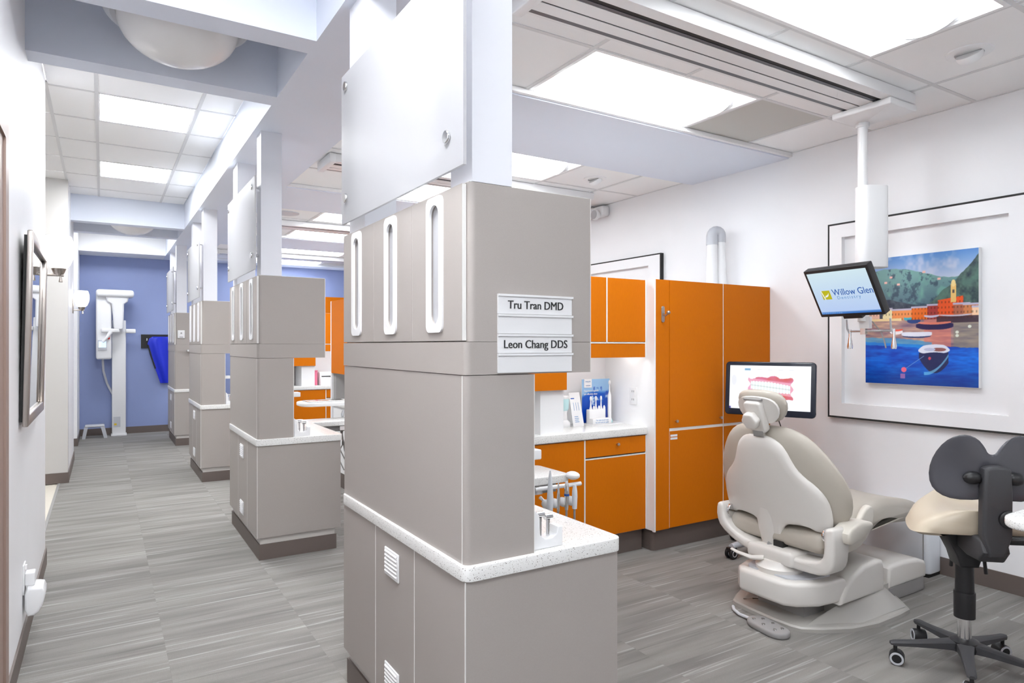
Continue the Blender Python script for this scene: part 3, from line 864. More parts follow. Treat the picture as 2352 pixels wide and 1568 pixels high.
b_ = MB(); b_.tube([(X0 + .208, 3.64, WZ + .03), (X0 + .208, 3.64, WZ + .1), (X0 + .208, 3.64, WZ + .2), (X0 + .208, 3.64, WZ + .225), (X0 + .208, 3.64, WZ + .275)], [.013, .0145, .013, .006, .004], 12)
b_.ball((X0 + .208, 3.64, WZ + .288), .018, 10, .5, .5, 1); b_.build('handle_brush', PLAST, t)
MB().lathe([(.022, 0), (.024, .008), (.018, .02), (.014, .03)], (X0 + .208, 3.64, WZ + .007), 18).build('brush_stand', TEAL, t)
# slanted brochure
t = thing('brochure_stand', 'white leaning brochure card beside the toothbrush display', 'brochure', (2.77, 3.62, WZ))
Mb = Matrix.Translation((2.76, 3.60, WZ)) @ Matrix.Rotation(R(-14), 4, 'X')
MB(Mb).box(-.045, .045, 0, .004, 0.002, .235).build('card', PLAST, t)
MB(Mb).box(-.036, -.006, -.0008, 0, .19, .197).build('print_logo', INKB, t)
for i in range(3): MB(Mb).box(-.02 + i * .02, -.017 + i * .02, -.0008, 0, .11, .165).build('print_brush', INKG, t)
for i in range(4): MB(Mb).box(-.025, .01 - .004 * (i % 2), -.0008, 0, .03 + i * .012, .034 + i * .012).build('print_line', INKG, t)
MB().box(2.715, 2.80, 3.60, 3.67, WZ, WZ + .004).build('foot', PLAST, t)
t = thing('flosser_device', 'white water flosser with a clear blue tank behind the white end panel', 'flosser', (2.66, 3.66, WZ))
MB().lathe([(.058, 0), (.06, .01), (.055, .03), (.04, .045), (.035, .09), (.04, .11)], (2.66, 3.66, WZ), 24).build('body', PLAST, t)
MB().lathe([(.04, .11), (.048, .12), (.05, .17), (.05, .19)], (2.66, 3.66, WZ), 24).build('tank', TEAL, t)
MB().lathe([(.05, .19), (.052, .195), (.052, .208), (.03, .212)], (2.66, 3.66, WZ), 24).build('lid', PLAST, t)
o = MB().box(2.56, 2.68, 3.776, 3.7795, 1.0, 1.17).build('notice_sheet', SIGNW, None, (2.62, 3.778, 1.0)); tag(o, 'pale notice sheet on the backsplash above the flosser', 'notice')

# second and third bay items
Y3 = 2 * P
t = thing('pink_box', 'pink translucent glove box on the far orange bank worktop', 'box', (2.505, 3.55 + Y3, WZ))
bx('box', PINK, t, 2.475, 2.54, 3.50 + Y3, 3.62 + Y3, WZ, WZ + .19, r=.006)
bx('lid', PINK, t, 2.472, 2.543, 3.497 + Y3, 3.623 + Y3, WZ + .19, WZ + .205)
t = thing('label_printer', 'white rounded label printer beside the pink box', 'printer', (2.64, 3.5 + Y3, WZ))
pf = [(3.42, 0), (3.62, 0), (3.62, .15), (3.56, .185), (3.49, .185), (3.455, .165), (3.44, .10), (3.42, .085)]
MB().prism([(a + Y3, b_ + WZ) for a, b_ in pf], 2.56, 2.74, 'X', .008).build('body', PLAST, t)
bx('slot', DARK, t, 2.58, 2.72, 3.438 + Y3, 3.446 + Y3, WZ + .118, WZ + .130)
t = thing('glass_jar', 'round pale teal glass jar on the far orange bank worktop', 'jar', (2.90, 3.5 + Y3, WZ))
MB().lathe([(.06, 0), (.066, .01), (.066, .125), (.06, .13), (.06, .02)], (2.90, 3.5 + Y3, WZ), 24).build('jar', TEAL, t)
MB().lathe([(.067, .13), (.067, .145), (.01, .15)], (2.90, 3.5 + Y3, WZ), 24).build('lid', PLAST, t)
# tall cabinets against the blue wall
t = thing('rear_tall_cabinet', 'tall orange cabinet against the blue end wall', 'cabinet', (3.5, 11.85, 0))
bx('carcass', TRIMW, t, 2.6, XR - .01, 11.62, YE - .002, 0, 2.24)
for i in range(3):
    dr = bx('door', ORANGE, t, 2.604 + i * .575, 3.173 + i * .575, 11.60, 11.62, .1, 2.24); knob(dr, 2.65 + i * .575, 11.60, 1.1)

# ------------------------------------------------------------------ delivery units by the pods
def delivery(k, where):
    d = P * k
    t = thing('delivery_unit', 'speckled delivery table with instrument holders beside %s' % where, 'delivery unit', (1.72, 2.80 + d, .60), 'delivery units')
    MB().prism(rrect(1.45, 1.985, 2.655 + d, 2.95 + d, .03, 4), .712, .75, 'Z', .004).build('table_top', QUARTZ, t)
    bx('under_box', GREY, t, 1.52, 1.93, 2.70 + d, 2.91 + d, .66, .712, r=.006)
    MB().tube([(1.40, 2.60 + d, .64), (1.47, 2.66 + d, .64), (1.56, 2.76 + d, .645), (1.62, 2.80 + d, .665)], .022, 12).build('support_arm', PLAST, t)
    MB().tube([(1.76, 2.64 + d, .70), (2.02, 2.62 + d, .705)], .010, 10).build('holder_bar', PLAST, t)
    bx('bracket', CHROME, t, 1.70, 1.80, 2.635 + d, 2.66 + d, .675, .71)
    hp = []
    xs = [1.80, 1.848, 1.897, 1.945]
    for i, x in enumerate(xs):
        MB().ball((x, 2.60 + d, .632), .026, 14, .72, 1.35, .9).build('holder_cup', PLAST, t)
    MB().tube([(1.79, 2.64 + d, .66), (1.80, 2.61 + d, .64), (1.95, 2.61 + d, .64)], .009, 8).build('cup_rail', PLAST, t)
    MB().ball((1.985, 2.64 + d, .745), .034, 14, 1, 1.2, .6).build('handle', PLAST, t)
    kinds = ['white tapered syringe', 'chrome handpiece with thin tip', 'chrome handpiece with a blue ring', 'white handpiece']
    for i, x in enumerate(xs):
        u = thing('handpiece', '%s in the holders beside %s' % (kinds[i], where), 'handpiece', (x, 2.575 + d, .60), 'handpieces')
        top = [.80, .735, .74, .715][i]
        m = MB(); m.tube([(x, 2.572 + d, .60), (x, 2.57 + d, .66), (x, 2.57 + d, top - .03), (x, 2.57 + d, top)], [[.014, .017, .008, .004], [.007, .009, .006, .003], [.009, .012, .012, .006], [.012, .014, .013, .008]][i], 10)
        m.build('body', [PLASTB, CHROME, CHROME, PLASTB][i], u)
        if i == 2: MB().tube([(x, 2.57 + d, .668), (x, 2.57 + d, .678)], .0128, 12).build('blue_ring', INKB, u)
        MB().tube([(x, 2.572 + d, .60), (x + .002, 2.575 + d, .52), (x + .012 * i, 2.60 + d, .40), (x - .05, 2.68 + d, .33), (x - .12, 2.72 + d, .50), (x - .16, 2.74 + d, .665)], .0055, 8).build('hose', GREY, u)
    for i, (x, z) in enumerate(((1.83, .775), (1.885, .80), (1.925, .81))):
        u = thing('suction_tip', ['short white', 'ribbed grey', 'white angled'][i] + ' suction valve standing behind the delivery table beside %s' % where, 'suction valve', (x, 3.0 + d, .66), 'suction valves')
        MB().tube([(x, 2.985 + d, .62), (x, 2.985 + d, z), (x + .012, 2.985 + d, z + .03)], [.011, .014, .012], 10).build('valve', [PLASTB, GREY, PLASTB][i], u)
        MB().tube([(x, 2.985 + d, .63), (x, 2.98 + d, .50), (x - .05, 2.93 + d, .45), (x - .1, 2.88 + d, .67)], .007, 8).build('hose', GREY, u)
delivery(0, 'the pod with the name plates')
delivery(1, 'the second pod along the corridor')
t = thing('tray_table', 'white rounded tray table on an arm behind the second pod', 'tray table', (1.9, 5.9, 0))
MB().prism(rrect(1.45, 2.30, 5.74, 6.06, .12, 6), .86, .895, 'Z', .01).build('tray', PLAST, t)
MB().tube([(2.12, 5.90, .895), (2.12, 5.90, .98), (2.08, 5.91, 1.06), (2.0, 5.92, 1.075)], [.045, .035, .03, .025], 12).build('arm', PLAST, t)
MB().tube([(2.12, 5.90, 0), (2.12, 5.90, .86)], .03, 12).build('post', PLAST, t)
MB().lathe([(.2, 0), (.2, .02), (.04, .05), (.03, .06)], (2.12, 5.90, 0), 24).build('foot', PLAST, t)
o = MB().prism(rrect(1.50, 1.84, 5.78, 5.97, .02), .8962, .905, 'Z', .003).build('instrument_tray', CHROME, None, (1.7, 5.87, .895)); tag(o, 'shallow metal tray lying on the white tray table', 'tray')

# ================================================================== dental chair
YC, YBs = 2.245, 2.185
ch = thing('dental_chair', 'beige dental chair with upright back and headrest facing the white wall', 'dental chair', (3.2, 2.2, 0))
bdir = Vector((-.14, 0, .53)).normalized(); cdir = Vector((0, 1, 0)).cross(bdir)
MBK = MBK0 = Matrix(((0, bdir.x, cdir.x, 3.0), (1, bdir.y, cdir.y, YC), (0, bdir.z, cdir.z, .45), (0, 0, 0, 1)))
# base casting
o_out = [(2.87, 2.37), (2.85, 2.06), (2.885, 1.965), (3.16, 1.83), (3.56, 1.835), (3.60, 1.87), (3.74, 2.03), (3.74, 2.34), (3.60, 2.50), (3.56, 2.535), (3.16, 2.54), (2.90, 2.43)]
o_s = smooth(o_out, 1)
m = MB()
top = lambda d, z: [(a, b_, z) for a, b_ in (offset(o_s if area(o_s) > 0 else o_s[::-1], d) if d else (o_s if area(o_s) > 0 else o_s[::-1]))]
m.rings([top(0, 0), top(0, .018), top(.008, .026), top(.05, .030), top(.10, .032)])
m.build('base_plate', CHAIRD, ch)
for sg_ in (1, -1):
    y = lambda v: YBs + sg_ * (v - YBs)
    m = MB(); A = [(2.92, y(1.99), .028), (3.18, y(1.865), .028), (3.56, y(1.86), .03), (3.68, y(2.02), .03)]
    B = [(3.05, y(2.02), .03), (3.22, y(1.97), .10), (3.50, y(1.945), .115), (3.60, y(2.03), .11)]
    m.add(A + B, [(0, 1, 5, 4), (1, 2, 6, 5), (2, 3, 7, 6), (4, 5, 6, 7), (0, 4, 7, 3), (0, 3, 2, 1)])
    m.build('base_wing', CHAIRD, ch)
# lift body
lb = [(2.845, 2.33), (2.845, 2.075), (2.885, 2.02), (2.99, 1.965), (3.17, 1.945), (3.17, 2.425), (2.99, 2.41), (2.885, 2.375)]
MB().prism(lb, .105, .225, 'Z', .022, 4).build('lift_body', CHAIRP, ch)
MB().prism(offset(lb[::-1] if area(lb) < 0 else lb, .05), .226, .233, 'Z').build('body_cover', LGREY, ch)
bx('lift_strut', GREY, ch, 2.98, 3.2, 2.05, 2.32, .03, .11)
ar = [(3.12, .095), (3.125, .13), (3.16, .18), (3.22, .225), (3.32, .262), (3.44, .272), (3.49, .262), (3.505, .22), (3.505, .10)]
MB().prism(ar, 1.935, 2.435, 'Y', .02, 4).build('link_housing', CHAIRP, ch)
bx('link_base', CHAIRD, ch, 3.15, 3.60, 1.97, 2.40, .025, .11)
jb = [(3.60, .075), (3.985, .075), (3.99, .14), (3.975, .17), (3.90, .195), (3.74, .207), (3.64, .203), (3.60, .185)]
MB().prism(jb, 1.965, 2.405, 'Y', .022, 4).build('junction_box', CHAIRP, ch)
bx('junction_plinth', GREY, ch, 3.61, 3.98, 1.975, 2.395, 0, .08, r=.01)
MB().lathe([(.115, .225), (.118, .25), (.10, .262), (.09, .285)], (3.0, YC - .04, 0), 32).build('swivel', CHAIRP, ch)
# U frame
U = [(2.555, .515), (2.575, .50), (2.578, .43), (2.55, .375), (2.45, .318), (2.32, .285), (2.20, .272), (2.02, .268), (1.93, .275), (1.885, .305), (1.868, .36), (1.866, .50), (1.882, .517)]
V = [(1.915, .51), (1.925, .49), (1.922, .40), (1.935, .355), (1.975, .335), (2.10, .325), (2.22, .335), (2.36, .345), (2.46, .375), (2.515, .42), (2.528, .47), (2.53, .505)]
MB().prism(smooth(U + V, 1), 2.945, 3.075, 'X', .016, 3).build('seat_frame', CHAIRP, ch)
bx('frame_block', CHAIRP, ch, 2.93, 3.25, 2.08, 2.36, .27, .345, r=.02)
MB(MBK0 @ Matrix.Translation((.03, 0, 0))).tube([(-.01, .085, .012), (-.005, .03, .0), (0, -.04, -.014), (0, -.10, -.018), (0, -.122, -.014), (0, -.13, -.010)], [.085, .068, .050, .042, .034, .018], 18, flat=.42).build('back_bracket', CHAIRP, ch)
MB().tube([(2.985, YC + .03, .335), (3.03, YC - .02, .305)], .026, 10).build('recline_strut', GREY, ch)
bx('motor', DARK, ch, 2.985, 3.03, YC - .07, YC - .015, .335, .375)
for y, s_ in ((1.925, 1), (2.53, -1)):
    MB().lathe([(.036, 0), (.038, .004), (.038, .018), (.036, .022)], (3.005, y if s_ > 0 else y - .022, .465), 24, 'Y').build('pivot_ring', CHROME, ch)
# release lever
MB().tube([(2.93, 2.245, .285), (2.90, 2.30, .278), (2.895, 2.38, .283), (2.90, 2.43, .29)], [.02, .016, .012, .009], 10, flat=.7).build('release_lever', CHAIRP, ch)
# seat + leg rest
prof = [(2.985, .40), (3.0, .455), (3.06, .475), (3.2, .49), (3.34, .53), (3.46, .558), (3.6, .562), (3.78, .54), (3.96, .505), (4.08, .47), (4.115, .43), (4.08, .375), (3.96, .37), (3.8, .39), (3.62, .41), (3.52, .41), (3.46, .385), (3.36, .345), (3.2, .335), (3.05, .345), (2.995, .365)]
if area(prof) < 0: prof = prof[::-1]
ps = smooth(prof, 2)
m = MB(); rs = []
def hwid(x): return .295 if x < 3.3 else .295 - (x - 3.3) * .125 if x < 4.1 else .195
for q in np.linspace(0, 1, 21):
    sgn = (q - .5) * 2
    e = abs(sgn) ** 1
    dd = 0 if e < .8 else .045 * (1 - math.sqrt(max(0, 1 - ((e - .8) / .2) ** 2)))
    oo = offset(ps, dd) if dd else ps
    wr = .006 if abs(sgn) > .85 else 0
    rs.append([(a, YC + sgn * hwid(a), b_ - .010 * (1 - sgn * sgn) * (b_ > .44)) for a, b_ in oo])
m.rings(rs); m.build('seat', UPH, ch, smooth_angle=60)
bx('leg_support', CHAIRP, ch, 3.4, 3.9, 2.16, 2.33, .36, .42, r=.015)
for y0, y1 in ((1.938, 1.975),):
    MB().prism(smooth([(3.06, .375), (3.16, .345), (3.28, .355), (3.37, .41), (3.41, .49), (3.405, .552), (3.37, .565), (3.33, .545), (3.27, .475), (3.10, .44)], 1), y0, y1, 'Y', .012, 3).build('side_bolster', UPHL, ch)
for y0, y1 in ((1.83, 1.925),):
    MB().prism(smooth([(3.01, .447), (3.05, .43), (3.20, .485), (3.222, .512), (3.20, .53), (3.10, .538), (3.015, .505)], 1), y0, y1, 'Y', .014, 3).build('armrest_pad', UPHL, ch)
for y in (1.895,): MB().tube([(3.0, y, .40), (3.06, y, .45), (3.14, y, .49)], .022, 10).build('armrest_bracket', CHAIRP, ch)
# back: local a = lateral (world +Y), b = up the back, c = towards the front
half = [(.318, .05), (.318, .145), (.30, .20), (.265, .25), (.22, .29), (.187, .33), (.166, .375), (.148, .42), (.125, .455), (.09, .482), (.045, .495)]
low = [(-.30, .02), (-.272, -.002), (-.225, .028), (-.12, .03), (-.075, .01), (-.06, -.03), (-.056, -.085), (-.035, -.105), (.035, -.105), (.056, -.085), (.06, -.03), (.075, .01), (.12, .03), (.225, .028), (.272, -.002), (.30, .02)]
shell = low + half + [(-a, b_) for a, b_ in half[::-1]]
bend = lambda a, b_: .55 * a * a + .10 * max(0, b_ - .3) ** 1.5
MB(MBK).star(smooth(shell, 1), (0, .16), lambda s: .006 * min(1, (1 - s) * 30), lambda s: .022 * min(1, ((1 - s) * 14) ** .5 if s < 1 else 0), bend, (1, .992, .975, .93, .8, .6, .4, .2, .05)).build('back_shell', CHAIRP, ch, smooth_angle=60)
ch2 = [(.30, .0), (.365, .06), (.385, .14), (.378, .22), (.35, .30), (.31, .375), (.265, .44), (.205, .495), (.13, .525), (.05, .53)]
cush = [(0, -.005)] + ch2 + [(-a, b_) for a, b_ in ch2[::-1]]
MB(MBK @ Matrix.Translation((0, 0, .05))).star(smooth(cush, 1), (0, .23), lambda s: .075 * (1 - s ** 3) ** .5, lambda s: .048 * (1 - s ** 6) ** .5, bend, (1, .995, .98, .95, .9, .8, .6, .35, .1)).build('back_cushion', UPH, ch, smooth_angle=70)
# headrest
MH = MBK @ Matrix.Translation((-.02, .635, .045)) @ Matrix.Rotation(R(-8), 4, 'X')
hh = smooth([(.06, -.085), (.115, -.06), (.145, 0), (.135, .055), (.09, .085), (0, .095), (-.09, .085), (-.135, .055), (-.145, 0), (-.115, -.06), (-.06, -.085)], 1)
MB(MH).star(hh, (0, 0), lambda s: .05 * (1 - s ** 3) ** .5, lambda s: .028 * (1 - s ** 5) ** .5, lambda a, b_: .8 * a * a, (1, .99, .97, .92, .8, .6, .3, .1)).build('headrest_cushion', UPH, ch, smooth_angle=70)
MB(MH).star([(a * .84, b_ * .84 - .006) for a, b_ in hh], (0, 0), lambda s: 0, lambda s: .012, lambda a, b_: .8 * a * a - .026, (1, .97, .6, .2)).build('headrest_plate', CHAIRP, ch, smooth_angle=50)
MB(MH).prism(rrect(-.048, .05, -.115, .055, .018, 4), -.072, -.03, 'Z', .010).build('headrest_block', CHAIRP, ch)
MB(MH).box(-.05, .055, .055, .066, -.05, -.032).build('headrest_slot', GREY, ch)
kn = [(.043 * (1 + .06 * math.cos(6 * R(a))) * math.cos(R(a)), .043 * (1 + .06 * math.cos(6 * R(a))) * math.sin(R(a))) for a in range(0, 360, 10)]
MB(MH @ Matrix.Translation((.008, -.035, 0))).prism(kn, -.112, -.07, 'Z', .008).build('headrest_knob', CHAIRP, ch)
MB(MBK).box(-.05, .012, .492, .55, -.012, .004).build('headrest_bar', CHROME, ch)
MB(MBK).box(-.03, .005, .54, .60, -.01, .004).build('headrest_stem', CHROME, ch)

# foot control
fc = thing('foot_control', 'grey oval foot control pedal on the carpet behind the chair base', 'foot pedal', (2.765, 2.10, 0))
Mf = Matrix.Translation((2.765, 2.10, 0)) @ Matrix.Rotation(R(-9), 4, 'Z')
fo = smooth([(-.055, -.10), (0, -.13), (.055, -.10), (.06, 0), (.055, .09), (0, .12), (-.055, .09), (-.06, 0)], 2)
MB(Mf).prism(fo, 0, .03, 'Z', .010).build('body', GREY, fc)
for a, b_ in ((-.02, .07), (.02, .05), (-.025, 0), (.025, -.01), (-.02, -.07), (.02, -.075)):
    MB(Mf).lathe([(.009, .029), (.008, .034), (.001, .0355)], (a, b_, 0), 12).build('dimple', CHROME, fc)
MB().tube([(2.775, 2.21, .015), (2.78, 2.28, .012), (2.805, 2.335, .012), (2.835, 2.365, .012)], .008, 8).build('cord', LGREY, fc)

# utility box by the wall
t = thing('utility_column', 'white utility cabinet standing at the wall beyond the chair foot', 'utility cabinet', (4.25, 2.27, 0))
MB().prism(rrect(4.19, 4.335, 2.05, 2.50, .03, 4), .02, .36, 'Z', .01).build('body', PLASTB, t)
bx('base', DARK, t, 4.20, 4.33, 2.06, 2.49, 0, .02)
MB().box(4.188, 4.192, 2.083, 2.088, .05, .34).build('seam', GREY, t)

# ================================================================== scanner cart
sc = thing('scanner_cart', 'intraoral scanner cart with a tooth scan on its monitor behind the chair', 'monitor cart', (3.78, 2.87, 0))
Msc = frame_yp((3.764, 2.846, 1.101), -66, -5.8)
MB(Msc).prism(rrect(-.2875, .2875, -.18, .18, .025, 5), -.03, 0, 'Z', .006).build('monitor', mat('monitor_bezel', (.012, .016, .03), .12), sc)
def scan_fn(x, y):
    c = np.ones(x.shape + (3,)) * np.array([243., 246., 250.])
    c = lay(c, (y > .80), (250, 251, 253)); c = lay(c, (y > .885) & (y < .935) & (x > .19) & (x < .265), (120, 170, 205))
    for i in range(4): c = lay(c, (y > .9) & (y < .915) & (np.abs(x - .38 - i * .13) < .03), (205, 212, 220))
    c = lay(c, ell(x, y, .055, .66, .033, .12), (228, 230, 236))
    u = (x - .515) / .265
    up = .60 + .04 * np.cos(u * 2.4) - .02 * u; n = fbm(x, y, 22, 5)
    topb = .735 + .035 * np.sin(u * 9) * .4 + .02 * np.cos(u * 4) + (n - .5) * .05
    botb = .27 + .05 * u * u * 0 - .05 * u + .02 * np.cos(u * 7) + (n - .5) * .05
    inn = (np.abs(u) < 1 + .0 * y + .06 * np.sin(y * 30)) & (y < topb) & (y > botb)
    hue = np.clip(fbm(x, y, 7, 9), 0, 1)
    g = grad(np.clip(hue * 1.4 - .2, 0, 1), (216, 130, 184), (206, 88, 88))
    c = np.where(inn[..., None], g, c)
    mid = .51 - .05 * u
    tooth = (np.abs(y - mid) < .105 - .03 * np.abs(u) + .018 * np.abs(np.sin(u * 22))) & (np.abs(u) < .92)
    sh = 225 + 25 * np.abs(np.sin(u * 22)) - 30 * (np.abs(y - mid) < .012)
    c = np.where(tooth[..., None], np.stack([sh - 6, sh + 3, sh + 2], -1), c)
    gum = inn & ~tooth & (np.abs(y - mid) < .15)
    c = lay(c, gum, (245, 200, 215), .55)
    c = lay(c, (x < .022) & (y < .05), (70, 60, 150))
    return c
SCR = vcol('scan_screen', E_SCREEN)
picture('screen', 180, 110, scan_fn, Msc @ Matrix.Translation((0, .008, .0012)), .515, .292, SCR, sc)
MB().tube([(3.80, 2.90, 1.02), (3.83, 2.93, .86), (3.84, 2.94, .70)], .028, 12).build('neck', LGREY, sc)
MB().tube([(3.84, 2.94, .08), (3.84, 2.94, .86)], .03, 14).build('column', LGREY, sc)
bx('shelf', LGREY, sc, 3.70, 3.97, 2.82, 3.03, .62, .66, r=.01)
for x, y in ((3.49, 2.925), (3.84, 2.70), (4.15, 2.93), (3.84, 3.18)):
    MB().tube([(3.84, 2.94, .09), ((3.84 + x) / 2, (2.94 + y) / 2, .085), (x, y, .075)], [.03, .025, .022], 10).build('leg', LGREY, sc)
    cs = MB().box(x - .03, x + .03, y - .022, y + .022, .045, .075, r=.006).build('caster', BLACK, sc)
    for s_ in (-1, 1):
        MB().lathe([(.012, -.009), (.034, -.009), (.037, -.004), (.037, .004), (.034, .009), (.012, .009)], (x, y + s_ * .018, .037), 20, 'Y').build('wheel', BLACK, cs)
        MB().lathe([(.016, -.0015), (.022, -.0015), (.022, .0015), (.016, .0015)], (x, y + s_ * .018 - .0095, .037), 18, 'Y', ring=True).build('wheel_ring', LGREY, cs)
for dx, x2 in ((-.03, 3.86), (-.01, 3.875), (.09, 3.99)):
    MB().tube([(3.80 + dx * .8, 2.86 + .05 - dx * .4, .94), (3.81 + dx, 2.90 - dx * .6, .82), (3.84 + dx * .6, 2.93, .68)], .004, 6).build('cable', BLACK, sc)

# ================================================================== ceiling mounted exam monitor
em = thing('ceiling_monitor', 'ceiling hung monitor on a white pole showing the practice logo', 'monitor', (3.86, 2.27, 1.7))
bx('carriage', PLAST, em, 3.66, 3.93, 1.99, 2.335, 2.715, 2.752, r=.008)
MB().lathe([(.038, 2.69), (.038, 2.715), (.03, 2.716)], (3.868, 2.27, 0), 20).build('collar', PLAST, em)
MB().tube([(3.868, 2.27, 2.70), (3.868, 2.27, 2.30)], .028, 18).build('pole', PLAST, em)
MB(Matrix.Translation((3.875, 2.245, 0)) @ Matrix.Rotation(R(-31), 4, 'Z')).prism(rrect(-.062, .112, -.055, .055, .045, 6), 1.85, 2.335, 'Z', .006).build('pole_housing', PLAST, em)
Mm = frame_yp((3.611, 2.236, 1.694), -96.4, 30.1)
MB(Mm).prism(rrect(-.2085, .2085, -.155, .155, .006), -.045, 0, 'Z', .003).build('monitor', BLACK, em)
MB(Mm).box(-.06, .06, -.172, -.154, -.03, -.002).build('sensor_bar', BLACK, em)
def logo_bg(x, y):
    c = grad(np.clip(y, 0, 1), (176, 200, 240), (205, 228, 236))
    c = lay(c, y < .05, (40, 110, 190)); c = lay(c, (y < .037) & (y > .014) & (np.modf(x * 26)[0] < .3) & (x < .36), (170, 205, 240))
    return c
scr = picture('screen', 60, 45, logo_bg, Mm @ Matrix.Translation((0, 0, .0008)), .385, .272, vcol('logo_screen', .3), em)
LM = Mm @ Matrix.Translation((0, 0, .0014))
YEL = emis('logo_yellow', srgb(190, 185, 20), .28, lamp=False)
LBLUE = emis('logo_blue', srgb(10, 84, 170), .28, lamp=False); LB2 = emis('logo_light_blue', srgb(110, 155, 205), .28, lamp=False); LWH = emis('logo_white', (.9, .93, .9), .28, lamp=False)
sq = MB(LM).box(-.142, -.082, -.038, .02, 0, .0004).build('logo_square', YEL, em)
lf = [(-.128, -.03), (-.118, -.012), (-.102, -.008), (-.092, .008), (-.098, -.014), (-.11, -.022), (-.12, -.022)]
MB(LM).prism(smooth(lf, 1), .0005, .0008, 'Z').build('logo_leaf', LWH, sq)
MB(LM).prism([(-.142, .02), (-.136, .02), (-.124, -.038), (-.130, -.038)], .0005, .0008, 'Z').build('logo_notch', LWH, sq)
text('Willow Glen', .058, LM @ Matrix.Translation((.062, .002, .0002)), LBLUE, em, sx=.86)
text('Dentistry', .029, LM @ Matrix.Translation((.028, -.032, .0002)), LB2, em, space=1.35)
MB().tube([(3.875, 2.25, 1.87), (3.85, 2.245, 1.70), (3.83, 2.245, 1.53)], .03, 12).build('support_tube', PLAST, em)
MB().tube([(3.80, 2.245, 1.70), (3.66, 2.24, 1.70)], .025, 10).build('arm_joint', BLACK, em)
# light handles below the screen
MB().tube([(3.83, 2.325, 1.475), (3.83, 2.06, 1.475)], .007, 10).build('cross_bar', CHROME, em)
bx('clamp', CHROME, em, 3.818, 3.842, 2.225, 2.255, 1.455, 1.50)
bx('stem', PLAST, em, 3.815, 3.845, 2.20, 2.26, 1.49, 1.56)
for y in (2.325, 2.065):
    MB().lathe([(.014, 1.37), (.016, 1.385), (.012, 1.41), (.0075, 1.44), (.0075, 1.485)], (3.83, y, 0), 14).build('handle', CHROME, em)
    MB().tube([(3.83, y, 1.46), (3.82, y + .012, 1.49), (3.80, y + .004, 1.545)], [.007, .006, .005], 8).build('lever', LGREY, em)
MB().tube([(3.83, 2.19, 1.53), (3.83, 2.14, 1.47), (3.83, 2.12, 1.42), (3.83, 2.11, 1.375)], .004, 8).build('cable', GREY, em)

